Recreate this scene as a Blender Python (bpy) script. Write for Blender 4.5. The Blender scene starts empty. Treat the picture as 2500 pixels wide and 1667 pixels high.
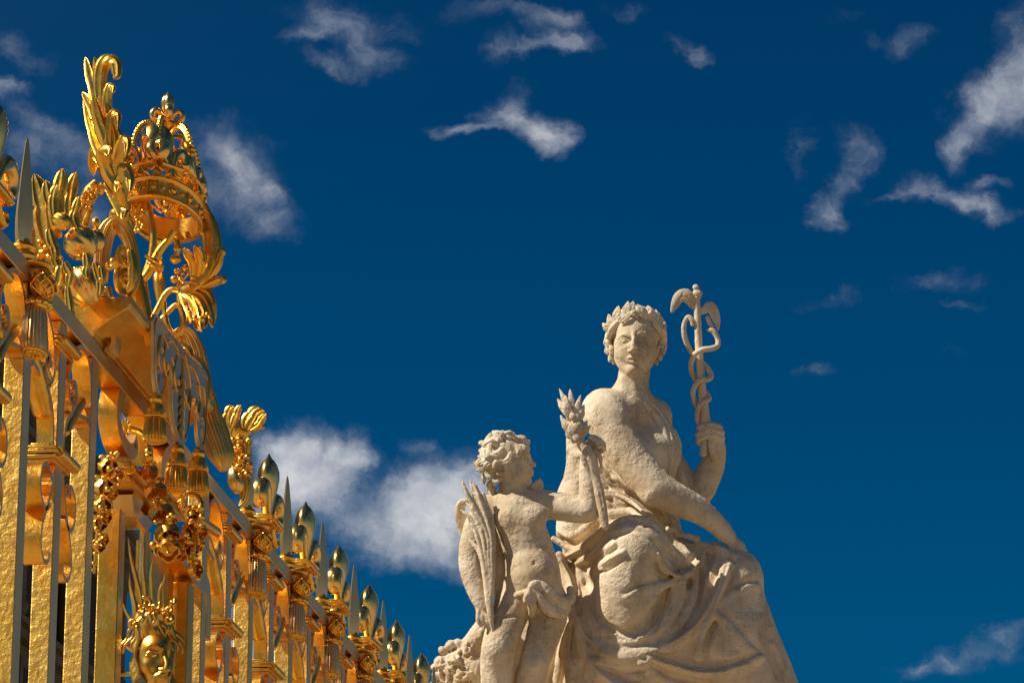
import bpy, math, random
import numpy as np
from mathutils import Vector, Matrix
random.seed(7)
S = bpy.context.scene
COL = S.collection
R = math.radians

# ------------------------------------------------------------ camera, sky, sun
F_PX = 8626.0                       # focal length in pixels of a 2500 px wide frame
EYE = 1.6
PIT = math.atan(2566 / F_PX)
CP, SP = math.cos(PIT), math.sin(PIT)
cam_d = bpy.data.cameras.new('camera')
cam_d.sensor_width = 36.0
cam_d.lens = F_PX / 2500 * 36.0
cam_d.clip_end = 5000
cam = bpy.data.objects.new('camera', cam_d)
COL.objects.link(cam)
cam.location = (0, 0, EYE)
cam.rotation_euler = (math.pi / 2 + PIT, 0, 0)
S.camera = cam
S.view_settings.view_transform = 'Standard'
S.view_settings.look = 'None'
S.view_settings.exposure = 0.28
S.view_settings.gamma = 1

SUN_AZ, SUN_EL = R(79), R(46)       # azimuth measured from behind the camera round to its left
sun_dir = Vector((-math.sin(SUN_AZ) * math.cos(SUN_EL), -math.cos(SUN_AZ) * math.cos(SUN_EL), math.sin(SUN_EL)))
sl = bpy.data.lights.new('sun', 'SUN')
sl.energy = 4.9
sl.angle = R(0.5)
sl.color = (1.0, 0.93, 0.80)
so = bpy.data.objects.new('sun', sl)
COL.objects.link(so)
so.rotation_euler = sun_dir.to_track_quat('Z', 'Y').to_euler()

w = bpy.data.worlds.new('World')
S.world = w
w.use_nodes = True
nt = w.node_tree
nt.nodes.clear()
def N(t, tp, **k):
    n = t.nodes.new(tp)
    for a, b in k.items():
        setattr(n, a, b)
    return n
def math_n(t, op, a, b=None, c=None, clamp=False):
    n = N(t, 'ShaderNodeMath', operation=op, use_clamp=clamp)
    for i, v in enumerate((a, b, c)):
        if v is None: continue
        if isinstance(v, (int, float)): n.inputs[i].default_value = v
        else: t.links.new(v, n.inputs[i])
    return n.outputs[0]
def vdot(t, a, v):
    n = N(t, 'ShaderNodeVectorMath', operation='DOT_PRODUCT')
    t.links.new(a, n.inputs[0]); n.inputs[1].default_value = v
    return n.outputs['Value']
def build_world():
    L = nt.links.new
    sky = N(nt, 'ShaderNodeTexSky', sky_type='NISHITA')
    sky.sun_disc = False
    sky.sun_elevation = SUN_EL
    sky.sun_rotation = math.atan2(sun_dir.x, sun_dir.y)
    sky.air_density = 1.0; sky.dust_density = 0.3; sky.ozone_density = 3.0
    tint = N(nt, 'ShaderNodeMixRGB', blend_type='MULTIPLY'); tint.inputs[0].default_value = 1
    L(sky.outputs[0], tint.inputs[1])
    tc = N(nt, 'ShaderNodeTexCoord'); d = tc.outputs['Generated']
    # skylight is polarised: darkest and deepest at right angles to the sun
    pol = N(nt, 'ShaderNodeMapRange', interpolation_type='SMOOTHSTEP'); L(math_n(nt, 'ABSOLUTE', vdot(nt, d, tuple(sun_dir))), pol.inputs[0])
    pol.inputs[1].default_value = .12; pol.inputs[2].default_value = .75
    tm = N(nt, 'ShaderNodeMixRGB'); L(pol.outputs[0], tm.inputs[0]); gz = N(nt, 'ShaderNodeSeparateXYZ'); L(d, gz.inputs[0])
    gm = N(nt, 'ShaderNodeMapRange'); L(gz.outputs[2], gm.inputs[0]); gm.inputs[1].default_value = .17; gm.inputs[2].default_value = .40
    gc = N(nt, 'ShaderNodeMixRGB'); L(gm.outputs[0], gc.inputs[0]); gc.inputs[1].default_value = (0, .196, .325, 1); gc.inputs[2].default_value = (0, .148, .268, 1)
    L(gc.outputs[0], tm.inputs[1]); tm.inputs[2].default_value = (.20, .28, .38, 1)
    L(tm.outputs[0], tint.inputs[2])
    fw = math_n(nt, 'MAXIMUM', vdot(nt, d, (0, CP, SP)), 0.02)
    xa = math_n(nt, 'DIVIDE', vdot(nt, d, (1, 0, 0)), fw)
    ya = math_n(nt, 'DIVIDE', vdot(nt, d, (0, -SP, CP)), fw)
    cmb = N(nt, 'ShaderNodeCombineXYZ'); L(xa, cmb.inputs[0]); L(ya, cmb.inputs[1])
    sc = N(nt, 'ShaderNodeVectorMath', operation='SCALE'); L(cmb.outputs[0], sc.inputs[0]); sc.inputs['Scale'].default_value = F_PX / 1000
    # P: thousands of photo pixels from the view axis, along fixed directions of the sky
    P = sc.outputs[0]
    def noise(scale, detail, rough, vec, off=0.0):
        m = N(nt, 'ShaderNodeMapping'); m.inputs['Location'].default_value = (off, off * .7, off * .3)
        L(vec, m.inputs[0])
        n = N(nt, 'ShaderNodeTexNoise'); n.inputs['Scale'].default_value = scale
        n.inputs['Detail'].default_value = detail; n.inputs['Roughness'].default_value = rough
        L(m.outputs[0], n.inputs['Vector']); return n
    wn = noise(5.0, 7, .6, P)
    ws = N(nt, 'ShaderNodeVectorMath', operation='SUBTRACT'); L(wn.outputs['Color'], ws.inputs[0]); ws.inputs[1].default_value = (.5, .5, .5)
    wm = N(nt, 'ShaderNodeVectorMath', operation='MULTIPLY'); L(ws.outputs[0], wm.inputs[0]); wm.inputs[1].default_value = (.24, .17, 0)
    pw = N(nt, 'ShaderNodeVectorMath', operation='ADD'); L(P, pw.inputs[0]); L(wm.outputs[0], pw.inputs[1])
    tot = None; brt = None
    for (x, y, rx, ry, rot, amp) in CLOUDS:
        x, y, rx, ry = [v * 1.063 for v in (x, y, rx, ry)]
        mp = N(nt, 'ShaderNodeMapping', vector_type='TEXTURE')
        mp.inputs['Location'].default_value = ((x - 1250) / 1000, (834 - y) / 1000, 0)
        mp.inputs['Rotation'].default_value = (0, 0, R(rot))
        mp.inputs['Scale'].default_value = (rx / 850, ry / 850, 1)
        L(pw.outputs[0], mp.inputs[0])
        ln = N(nt, 'ShaderNodeVectorMath', operation='LENGTH'); L(mp.outputs[0], ln.inputs[0])
        v = math_n(nt, 'SUBTRACT', 1.35, ln.outputs['Value'], clamp=True)
        v = math_n(nt, 'MULTIPLY', v, amp)
        v = math_n(nt, 'MULTIPLY', v, v)
        tot = v if tot is None else math_n(nt, 'ADD', tot, v)
    tot = math_n(nt, 'MINIMUM', math_n(nt, 'SQRT', tot), 1.5)
    fb = noise(9.0, 10, .68, pw.outputs[0], 3.1).outputs['Fac']
    fb2 = noise(3.0, 6, .6, P, 8.1).outputs['Fac']
    dens = math_n(nt, 'ADD', tot, math_n(nt, 'MULTIPLY', math_n(nt, 'SUBTRACT', fb, .5), 1.55))
    dens = math_n(nt, 'ADD', dens, math_n(nt, 'MULTIPLY', math_n(nt, 'SUBTRACT', fb2, .5), .8))
    mr = N(nt, 'ShaderNodeMapRange', interpolation_type='SMOOTHSTEP'); L(dens, mr.inputs[0])
    mr.inputs[1].default_value = .0; mr.inputs[2].default_value = 1.3
    gate = math_n(nt, 'MULTIPLY', mr.outputs[0], math_n(nt, 'MULTIPLY', tot, 5.0, clamp=True))
    # unseen clouds added over the rest of the sky to brighten gold reflections
    n2 = noise(3.2, 6, .6, d, 5.0)
    mr2 = N(nt, 'ShaderNodeMapRange', interpolation_type='SMOOTHSTEP'); L(n2.outputs['Fac'], mr2.inputs[0])
    mr2.inputs[1].default_value = .5; mr2.inputs[2].default_value = .72
    away = N(nt, 'ShaderNodeMapRange'); L(vdot(nt, d, (0, CP, SP)), away.inputs[0])
    away.inputs[1].default_value = .93; away.inputs[2].default_value = .85
    # pale haze low over the horizon
    sepz = N(nt, 'ShaderNodeSeparateXYZ'); L(d, sepz.inputs[0])
    hz = N(nt, 'ShaderNodeMapRange', interpolation_type='SMOOTHSTEP'); L(sepz.outputs[2], hz.inputs[0])
    hz.inputs[1].default_value = .16; hz.inputs[2].default_value = -.02
    c2 = math_n(nt, 'MULTIPLY', math_n(nt, 'MULTIPLY', mr2.outputs[0], away.outputs[0]), .85)
    gate = math_n(nt, 'MULTIPLY', gate, math_n(nt, 'MULTIPLY_ADD', tot, .62, .26, clamp=True))
    al = math_n(nt, 'MAXIMUM', gate, c2)
    al = math_n(nt, 'MAXIMUM', al, math_n(nt, 'MULTIPLY', hz.outputs[0], .3))
    al = math_n(nt, 'MULTIPLY', al, .94)
    cr = N(nt, 'ShaderNodeMixRGB'); L(math_n(nt, 'MULTIPLY_ADD', math_n(nt, 'SUBTRACT', noise(7.0, 9, .62, P, 21.0).outputs['Fac'], .5), 1.9, math_n(nt, 'MULTIPLY', dens, .54), clamp=True), cr.inputs[0])
    k = 1 / SKY_ST
    cr.inputs[1].default_value = (.13 * k, .18 * k, .27 * k, 1); cr.inputs[2].default_value = (.56 * k, .565 * k, .58 * k, 1)
    mx = N(nt, 'ShaderNodeMixRGB'); L(al, mx.inputs[0]); L(tint.outputs[0], mx.inputs[1]); L(cr.outputs[0], mx.inputs[2])
    bg = N(nt, 'ShaderNodeBackground'); bg.inputs[1].default_value = SKY_ST
    L(mx.outputs[0], bg.inputs[0])
    out = N(nt, 'ShaderNodeOutputWorld'); L(bg.outputs[0], out.inputs[0])
SKY_ST = 0.10
SKY_TINT = (0.0, 0.16, 0.285)
CLOUDS = [  # x, y, rx, ry, tilt (deg), weight ; pixels of the 2352 px wide view
    (800, 40, 140, 40, -8, .55), (840, 100, 95, 34, -25, .6), (740, 70, 100, 20, 12, .5), (690, 88, 70, 12, 5, .45), (780, 140, 80, 18, -15, .42),
    (1210, 40, 120, 24, -10, .5), (1275, 108, 95, 22, 5, .72), (1170, 110, 55, 30, 0, .5), (1260, 65, 80, 20, 10, .45),(1080, 30, 70, 25, 0, .25), (1440, 15, 50, 22, 0, .35),
    (1160, 250, 60, 45, 30, .78), (1210, 290, 90, 38, -12, .85), (1085, 300, 75, 15, -4, .75), (1265, 315, 50, 34, 0, .7),
    (1567, 108, 24, 36, 40, .6),
    (570, 390, 120, 60, -42, .6), (530, 440, 90, 60, -10, .5), (500, 340, 90, 50, -20, .6), (655, 520, 62, 36, -10, .5), (640, 440, 50, 25, -40, .6), (615, 320, 40, 18, 0, .3),
    (1955, 330, 55, 42, -20, .6), (1950, 400, 40, 50, -20, .7), (1900, 490, 45, 45, 40, .72), (1840, 360, 22, 70, 5, .32), (1890, 530, 40, 12, 0, .4),
    (2150, 430, 110, 28, -14, .72), (2240, 470, 75, 26, -10, .7), (2060, 430, 50, 14, 10, .55), (2270, 410, 40, 18, 0, .5),
    (2250, 250, 60, 75, -25, .8), (2330, 190, 65, 110, -20, .85), (2205, 330, 38, 46, -20, .75), (2320, 60, 40, 60, -30, .5), (2210, 215, 50, 25, 0, .35),
    (2085, 105, 45, 34, 30, .42), (1935, 38, 40, 22, 0, .3), (2000, 90, 50, 20, 0, .2),
    (1915, 690, 70, 20, 5, .42), (2150, 650, 95, 28, 5, .46), (2215, 705, 30, 14, 0, .35), (1890, 850, 40, 14, 0, .22),
    (2160, 1515, 130, 26, 8, .62), (2080, 1540, 70, 18, 30, .4), (2320, 1465, 50, 20, 0, .4), (2200, 800, 60, 15, 0, .15),
    (660, 1010, 70, 46, 25, 1.0), (720, 1080, 120, 75, -10, 1.05), (790, 1050, 60, 45, 0, .9), (800, 1190, 110, 70, -30, .8), (640, 1120, 90, 110, 0, .9),
    (960, 1170, 95, 90, 25, 1.25), (1050, 1130, 75, 85, 0, 1.35), (980, 1260, 110, 55, 0, .95), (900, 1290, 80, 30, -20, .5), (740, 1300, 110, 50, 0, .4), (840, 1260, 60, 40, -20, .6),
    (965, 1018, 42, 26, 0, .5), (930, 1090, 70, 30, -20, .35), (540, 1460, 120, 130, 0, .9), (600, 1290, 60, 100, 0, .8),
    (40, 120, 62, 40, -20, .5), (15, 205, 36, 22, 0, .72), (110, 290, 90, 30, -30, .5), (60, 350, 70, 55, -20, .55), (180, 360, 70, 60, 0, .45), (210, 470, 60, 60, 0, .5), (20, 440, 30, 40, 0, .4),
    (340, 960, 60, 60, 0, .8), (430, 470, 60, 90, 0, .4),
]
build_world()
w.cycles.sampling_method = 'MANUAL'
w.cycles.sample_map_resolution = 1024

# ------------------------------------------------------------ materials
def mat(name):
    m = bpy.data.materials.new(name); m.use_nodes = True
    t = m.node_tree; b = t.nodes['Principled BSDF']
    return m, t, b
def add_noise(t, vec, scale, detail=6, rough=.6):
    n = N(t, 'ShaderNodeTexNoise'); n.inputs['Scale'].default_value = scale
    n.inputs['Detail'].default_value = detail; n.inputs['Roughness'].default_value = rough
    t.links.new(vec, n.inputs['Vector']); return n.outputs['Fac']
def obj_vec(t, sc=(1, 1, 1)):
    tc = N(t, 'ShaderNodeTexCoord'); oi = N(t, 'ShaderNodeObjectInfo')
    m = N(t, 'ShaderNodeVectorMath', operation='MULTIPLY_ADD')
    t.links.new(tc.outputs['Object'], m.inputs[0]); m.inputs[1].default_value = sc
    c = N(t, 'ShaderNodeCombineXYZ')
    for i in range(3): t.links.new(math_n(t, 'MULTIPLY', oi.outputs['Random'], 37.0 + 11 * i), c.inputs[i])
    t.links.new(c.outputs[0], m.inputs[2]); return m.outputs[0]
def ramp(t, fac, stops):
    r = N(t, 'ShaderNodeValToRGB'); t.links.new(fac, r.inputs[0])
    e = r.color_ramp.elements
    while len(e) < len(stops): e.new(.5)
    for i, (p, c) in enumerate(stops):
        e[i].position = p; e[i].color = tuple(c) + (1,)
    return r.outputs[0]
def bump(t, b, h, strength, dist, prev=None):
    n = N(t, 'ShaderNodeBump'); n.inputs['Strength'].default_value = strength; n.inputs['Distance'].default_value = dist
    t.links.new(h, n.inputs['Height'])
    if prev is not None: t.links.new(prev, n.inputs['Normal'])
    t.links.new(n.outputs[0], b.inputs['Normal']); return n.outputs[0]

def gold(name, rough, c0, c1, bumps, sc=(1, 1, 1)):
    m, t, b = mat(name); v = obj_vec(t, sc)
    b.inputs['Metallic'].default_value = 1
    n = add_noise(t, v, 9, 5, .6)
    t.links.new(ramp(t, n, [(.35, c0), (.65, c1)]), b.inputs['Base Color'])
    nr = add_noise(t, v, 24, 4, .6)
    t.links.new(math_n(t, 'MULTIPLY_ADD', nr, .16, rough - .08), b.inputs['Roughness'])
    pv = None
    for s, st, ds in bumps:
        pv = bump(t, b, add_noise(t, v, s, 4, .55), st, ds, pv)
    return m
G0, G1 = (.90, .44, .045), (1.0, .60, .10)
M_GOLD = gold('gilded_metal', .34, G0, G1, [(14, .4, .012), (50, .4, .004)])
M_SMOOTH = gold('brushed_gilding_shade_grey', .44, (.74, .52, .22), (.82, .60, .28), [(9, .25, .01), (90, .25, .0015)], (1, 1, .25))  # paler base puts the shaded side faces' grey sky reflection into the colour
M_HAMMER = gold('hammered_gilding', .46, (.86, .50, .085), (.98, .62, .14), [(15, .3, .02), (34, .45, .012), (110, .45, .003)])
M_LEAF = gold('gold_leaf', .33, (.85, .38, .035), (1.0, .60, .10), [(14, .4, .010), (45, .45, .004)])

def stone(name, warm, pale, grey, bscale=1.0):
    m, t, b = mat(name); v = obj_vec(t)
    n1 = add_noise(t, v, 2.2, 8, .65); n2 = add_noise(t, v, 9, 6, .7)
    base = ramp(t, n1, [(.36, warm), (.6, pale)])
    mx = N(t, 'ShaderNodeMixRGB'); t.links.new(math_n(t, 'MULTIPLY', ramp(t, n2, [(.52, (0, 0, 0)), (.72, (1, 1, 1))]), .42), mx.inputs[0])
    t.links.new(base, mx.inputs[1]); mx.inputs[2].default_value = grey + (1,)
    # rust coloured streaks and small dark pits
    n3 = add_noise(t, v, 5, 5, .6)
    mx2 = N(t, 'ShaderNodeMixRGB'); t.links.new(math_n(t, 'MULTIPLY', ramp(t, n3, [(.6, (0, 0, 0)), (.75, (1, 1, 1))]), .45), mx2.inputs[0])
    t.links.new(mx.outputs[0], mx2.inputs[1]); mx2.inputs[2].default_value = (.50, .31, .14, 1)
    vo = N(t, 'ShaderNodeTexVoronoi'); vo.inputs['Scale'].default_value = 26; t.links.new(v, vo.inputs['Vector'])
    pit = ramp(t, vo.outputs['Distance'], [(.10, (0, 0, 0)), (.24, (1, 1, 1))])
    pm = ramp(t, add_noise(t, v, 3.5, 4, .6), [(.45, (0, 0, 0)), (.62, (1, 1, 1))])
    pits = math_n(t, 'MULTIPLY', math_n(t, 'SUBTRACT', 1, pit), pm)
    mx3 = N(t, 'ShaderNodeMixRGB', blend_type='MULTIPLY'); t.links.new(math_n(t, 'MULTIPLY', pits, .35), mx3.inputs[0])
    t.links.new(mx2.outputs[0], mx3.inputs[1]); mx3.inputs[2].default_value = (.45, .38, .3, 1)
    vs_ = N(t, 'ShaderNodeVectorMath', operation='MULTIPLY'); t.links.new(v, vs_.inputs[0]); vs_.inputs[1].default_value = (3.2, 3.2, .55)
    st = ramp(t, add_noise(t, vs_.outputs[0], 2.4, 7, .68), [(.50, (0, 0, 0)), (.68, (1, 1, 1))])
    mx4 = N(t, 'ShaderNodeMixRGB', blend_type='MULTIPLY'); t.links.new(math_n(t, 'MULTIPLY', st, .5), mx4.inputs[0])
    t.links.new(mx3.outputs[0], mx4.inputs[1]); mx4.inputs[2].default_value = (.55, .47, .38, 1)
    t.links.new(mx4.outputs[0], b.inputs['Base Color'])
    b.inputs['Roughness'].default_value = .92; b.inputs['Specular IOR Level'].default_value = .15
    rough_area = math_n(t, 'MULTIPLY', add_noise(t, v, 38, 6, .75), pm)
    p1 = bump(t, b, rough_area, .7 * bscale, .03)
    p2 = bump(t, b, add_noise(t, v, 14, 8, .7), .26 * bscale, .02, p1)
    bump(t, b, math_n(t, 'MULTIPLY', pits, -1), .6 * bscale, .02, p2)
    return m
M_STONE = stone('weathered_limestone', (.61, .46, .29), (.77, .64, .46), (.50, .46, .40))
M_STONE2 = stone('weathered_limestone_pale', (.62, .47, .30), (.76, .63, .46), (.52, .48, .42), .7)

# ------------------------------------------------------------ objects and naming
def tag(o, label=None, cat=None, group=None, kind=None):
    if label: o['label'] = label
    if cat: o['category'] = cat
    if group: o['group'] = group
    if kind: o['kind'] = kind
    return o
def empty(name, loc, rz=0.0, parent=None):
    o = bpy.data.objects.new(name, None); COL.objects.link(o)
    o.empty_display_size = .1
    if parent: o.parent = parent
    o.location = loc; o.rotation_euler = (0, 0, rz)
    return o
class MB:
    """collects vertices and faces, builds one mesh object"""
    def __init__(s): s.v = []; s.f = []; s.mi = []; s.marks = []
    def mark(s): s.marks.append((len(s.v), len(s.f)))
    def build_each(s, name, mats, parent=None, **k):
        out = []; mk = s.marks + [(len(s.v), len(s.f))]
        for (v0, f0), (v1, f1) in zip(mk[:-1], mk[1:]):
            if f1 == f0: continue
            q = MB(); q.v = s.v[v0:v1]; q.f = [tuple(i - v0 for i in f) for f in s.f[f0:f1]]; q.mi = s.mi[f0:f1]
            out.append(q.build(name, mats, parent, **k))
        return out
    def add(s, vs, fs, mi=0):
        k = len(s.v); s.v.extend([tuple(x) for x in vs])
        s.f.extend([tuple(i + k for i in f) for f in fs]); s.mi.extend([mi] * len(fs))
    def box(s, a, b, mi=0, end_mi=None, zmi=None):
        x0, y0, z0 = a; x1, y1, z1 = b
        vs = [(x0, y0, z0), (x1, y0, z0), (x1, y1, z0), (x0, y1, z0), (x0, y0, z1), (x1, y0, z1), (x1, y1, z1), (x0, y1, z1)]
        fs = [(0, 3, 2, 1), (4, 5, 6, 7), (0, 1, 5, 4), (1, 2, 6, 5), (2, 3, 7, 6), (3, 0, 4, 7)]
        k = len(s.v); s.v.extend(vs)
        s.f.extend([tuple(i + k for i in f) for f in fs])
        e = mi if end_mi is None else end_mi
        z = mi if zmi is None else zmi
        s.mi.extend([z, z, e, mi, e, mi])
    def sweep(s, pts, a, b, n=(1, 0, 0), ns=12, sub=5, shape='round', cap=True, mi=0, flute=0, flamp=.12, edge_mi=None):
        """tube along a curve; a, b: half sizes across and along n"""
        pts = [Vector(p) for p in pts]; m = len(pts)
        A = a if isinstance(a, (list, tuple)) else [a] * m
        B = b if isinstance(b, (list, tuple)) else [b] * m
        P, AA, BB = [], [], []
        if sub > 1 and m > 2:
            for i in range(m - 1):
                p0, p1, p2, p3 = pts[max(i - 1, 0)], pts[i], pts[i + 1], pts[min(i + 2, m - 1)]
                for k in range(sub):
                    t = k / sub; t2, t3 = t * t, t * t * t
                    P.append(.5 * ((2 * p1) + (p2 - p0) * t + (2 * p0 - 5 * p1 + 4 * p2 - p3) * t2 + (3 * p1 - p0 - 3 * p2 + p3) * t3))
                    u = t * t * (3 - 2 * t); u = .5 * u + .5 * t
                    AA.append(A[i] * (1 - u) + A[i + 1] * u); BB.append(B[i] * (1 - u) + B[i + 1] * u)
            P.append(pts[-1]); AA.append(A[-1]); BB.append(B[-1])
        else: P, AA, BB = pts, list(A), list(B)
        n = Vector(n).normalized(); vs = []
        if shape == 'rect':
            sec = [(-1, -1), (1, -1), (1, 1), (-1, 1)]
        elif shape == 'ridge':
            sec = [(-1, -.25), (-.55, .15), (0, .95), (.55, .15), (1, -.25), (.5, -.35), (0, -.2), (-.5, -.35)]
        elif shape == 'band':
            sec = [(-1, -1), (1, -1), (1, -.8), (.8, -.7), (.8, .7), (1, .8), (1, 1), (-1, 1)]
        else:
            sec = []
            for k in range(ns):
                th = 2 * math.pi * k / ns
                rr = 1 + (flamp * math.cos(th * flute) if flute else 0)
                sec.append((math.cos(th) * rr, math.sin(th) * rr))
        K = len(sec); last = None
        for i, p in enumerate(P):
            t = (P[min(i + 1, len(P) - 1)] - P[max(i - 1, 0)])
            if t.length < 1e-9: t = last or Vector((0, 0, 1))
            t.normalize(); last = t.copy()
            sd = t.cross(n)
            if sd.length < 1e-4: sd = t.orthogonal()
            sd.normalize(); nn = sd.cross(t).normalized()
            for (x, y) in sec: vs.append(p + sd * (x * AA[i]) + nn * (y * BB[i]))
        fs = []
        for i in range(len(P) - 1):
            for k in range(K):
                k2 = (k + 1) % K
                fs.append((i * K + k, i * K + k2, (i + 1) * K + k2, (i + 1) * K + k))
        nb = len(fs)
        if cap:
            fs.append(tuple(range(K - 1, -1, -1))); q = (len(P) - 1) * K
            fs.append(tuple(range(q, q + K)))
        s.add(vs, fs, mi)
        if edge_mi is not None:
            for j in range(nb):
                if (j % K) % 2: s.mi[len(s.mi) - len(fs) + j] = edge_mi
    def lathe(s, prof, c, ax=(0, 0, 1), ns=20, rx=1, ry=1, ref=(1, 0, 0), flute=0, flamp=.08, mi=0):
        ax = Vector(ax).normalized(); ref = Vector(ref)
        X = (ref - ax * ref.dot(ax))
        X = X.normalized() if X.length > 1e-4 else ax.orthogonal().normalized()
        Y = ax.cross(X); c = Vector(c); vs = []
        for (r, z) in prof:
            for k in range(ns):
                th = 2 * math.pi * k / ns
                rr = r * (1 + (flamp * abs(math.cos(th * flute / 2)) - flamp / 2 if flute else 0))
                vs.append(c + ax * z + X * (math.cos(th) * rr * rx) + Y * (math.sin(th) * rr * ry))
        fs = []
        for i in range(len(prof) - 1):
            for k in range(ns):
                k2 = (k + 1) % ns
                fs.append((i * ns + k, i * ns + k2, (i + 1) * ns + k2, (i + 1) * ns + k))
        fs.append(tuple(range(ns - 1, -1, -1))); q = (len(prof) - 1) * ns
        fs.append(tuple(range(q, q + ns)))
        s.add(vs, fs, mi)
    def ball(s, c, r, ns=14, ax=(0, 0, 1), flute=0, flamp=.1, sz=1.0, rx=1, ry=1, ref=(1, 0, 0)):
        pr = []
        for i in range(1, 10):
            th = math.pi * i / 10
            pr.append((r * math.sin(th), -r * sz * math.cos(th)))
        pr = [(r * .02, -r * sz)] + pr + [(r * .02, r * sz)]
        s.lathe(pr, c, ax, ns, flute=flute, flamp=flamp, rx=rx, ry=ry, ref=ref)
    def leaf(s, pts, width, n, lobes=4, cup=.35, th=.006, ns=24, nt=9, lobe_amp=.3, pleat=.05, tipw=.05, curl=0.0, asym=0.0):
        """acanthus leaf along pts; n = face normal; lobed outline, pleated, with thickness"""
        pts = [Vector(p) for p in pts]; m = len(pts); n = Vector(n).normalized()
        P = []
        for q in range(ns + 1):
            x = q / ns * (m - 1); i = min(int(x), m - 2); t = x - i
            p0, p1, p2, p3 = pts[max(i - 1, 0)], pts[i], pts[i + 1], pts[min(i + 2, m - 1)]
            t2, t3 = t * t, t * t * t
            P.append(.5 * ((2 * p1) + (p2 - p0) * t + (2 * p0 - 5 * p1 + 4 * p2 - p3) * t2 + (3 * p1 - p0 - 3 * p2 + p3) * t3))
        top, bot = [], []
        for q in range(ns + 1):
            x = q / ns
            t = (P[min(q + 1, ns)] - P[max(q - 1, 0)]).normalized()
            sd = t.cross(n).normalized(); nn = sd.cross(t)
            env = (math.sin(math.pi * min(1, (x * .85 + .15))) ** .6) if x < .999 else tipw
            ph = (x * lobes) % 1.0
            lob = 1 - lobe_amp * (1 - math.sin(math.pi * ph) ** .5)
            ww = width * max(env * lob, tipw)
            for k in range(nt):
                c = (k / (nt - 1)) * 2 - 1
                z = -cup * ww * c * c + pleat * width * math.cos(c * math.pi * 2.5) * env
                fx = c * ww * (1 + asym * (1 if c > 0 else -1))
                p = P[q] + sd * fx + nn * z + t * (-.25 * ww * abs(c) * lobe_amp * 2)
                top.append(p); bot.append(p - nn * th)
        M = nt; fs = []; o = len(top)
        for q in range(ns):
            for k in range(M - 1):
                a = q * M + k
                fs.append((a, a + 1, a + M + 1, a + M)); fs.append((o + a, o + a + M, o + a + M + 1, o + a + 1))
            fs.append((q * M, q * M + M, o + q * M + M, o + q * M))
            e = q * M + M - 1
            fs.append((e, o + e, o + e + M, e + M))
        fs.append(tuple(list(range(M - 1, -1, -1)) + list(range(o, o + M))))
        e = ns * M
        fs.append(tuple(list(range(e, e + M)) + list(range(o + e + M - 1, o + e - 1, -1))))
        s.add(top + bot, fs)
    def build(s, name, mats, parent=None, base=(0, 0, 0), smooth=True, angle=40, loc=(0, 0, 0), bev=0):
        me = bpy.data.meshes.new(name)
        b = Vector(base)
        me.from_pydata([(v[0] - b.x, v[1] - b.y, v[2] - b.z) for v in s.v], [], s.f)
        for m in (mats if isinstance(mats, (list, tuple)) else [mats]): me.materials.append(m)
        me.polygons.foreach_set('material_index', s.mi)
        if smooth:
            me.polygons.foreach_set('use_smooth', [True] * len(me.polygons))
            me.update()
            me.set_sharp_from_angle(angle=R(angle))
        me.update()
        o = bpy.data.objects.new(name, me); COL.objects.link(o)
        if parent: o.parent = parent
        o.location = loc
        if bev:
            md = o.modifiers.new('bevel', 'BEVEL'); md.width = bev; md.segments = 2; md.limit_method = 'ANGLE'; md.angle_limit = R(35)
        return o
def copy_tree(o, loc, parent=None):
    c = o.copy(); COL.objects.link(c); c.parent = parent if parent else o.parent
    if loc is not None: c.location = loc
    for ch in list(o.children):
        copy_tree(ch, None, c)
    return c

# ------------------------------------------------------------ fence frame: x = out of the fence (w), y = along it (u), z = up
AL = math.atan(1173 * CP / F_PX); CA, SA = math.cos(AL), math.sin(AL); LD = 3.59
F_ORG = Vector((-LD * CA, LD * SA, 0))
def to_world(p): return Vector((F_ORG.x + p[0] * CA + p[1] * SA, F_ORG.y - p[0] * SA + p[1] * CA, p[2]))
def ray(px, py):
    a = (px - 1250) / F_PX; b = (834 - py) / F_PX
    return Vector((a, CP - b * SP, SP + b * CP))
def PW(px, py, wv=0.0):
    r = ray(px, py); t = -(LD - wv) / (r.x * CA - r.y * SA)
    return Vector((wv, (r.x * SA + r.y * CA) * t, r.z * t + EYE))
def PU(px, py, u):
    r = ray(px, py); t = u / (r.x * SA + r.y * CA)
    return Vector((LD + (r.x * CA - r.y * SA) * t, u, r.z * t + EYE))
def fthing(name, base): return empty(name, to_world(base), -AL)
# ------------------------------------------------------------ ground
def build_ground():
    m, t, b = mat('cobbles'); v = obj_vec(t)
    vo = N(t, 'ShaderNodeTexVoronoi'); vo.inputs['Scale'].default_value = 6; t.links.new(v, vo.inputs['Vector'])
    t.links.new(ramp(t, vo.outputs['Color'], [(.2, (.28, .21, .13)), (.8, (.40, .31, .20))]), b.inputs['Base Color'])
    b.inputs['Roughness'].default_value = .85
    bump(t, b, vo.outputs['Distance'], .5, .02)
    g = MB(); n = 12; s = 3000
    vs = [(-s + 2 * s * i / n, -s + 2 * s * j / n, 0) for j in range(n + 1) for i in range(n + 1)]
    fs = [(j * (n + 1) + i, j * (n + 1) + i + 1, (j + 1) * (n + 1) + i + 1, (j + 1) * (n + 1) + i) for j in range(n) for i in range(n)]
    g.add(vs, fs); tag(g.build('ground', m, smooth=False), kind='structure')
build_ground()

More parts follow.
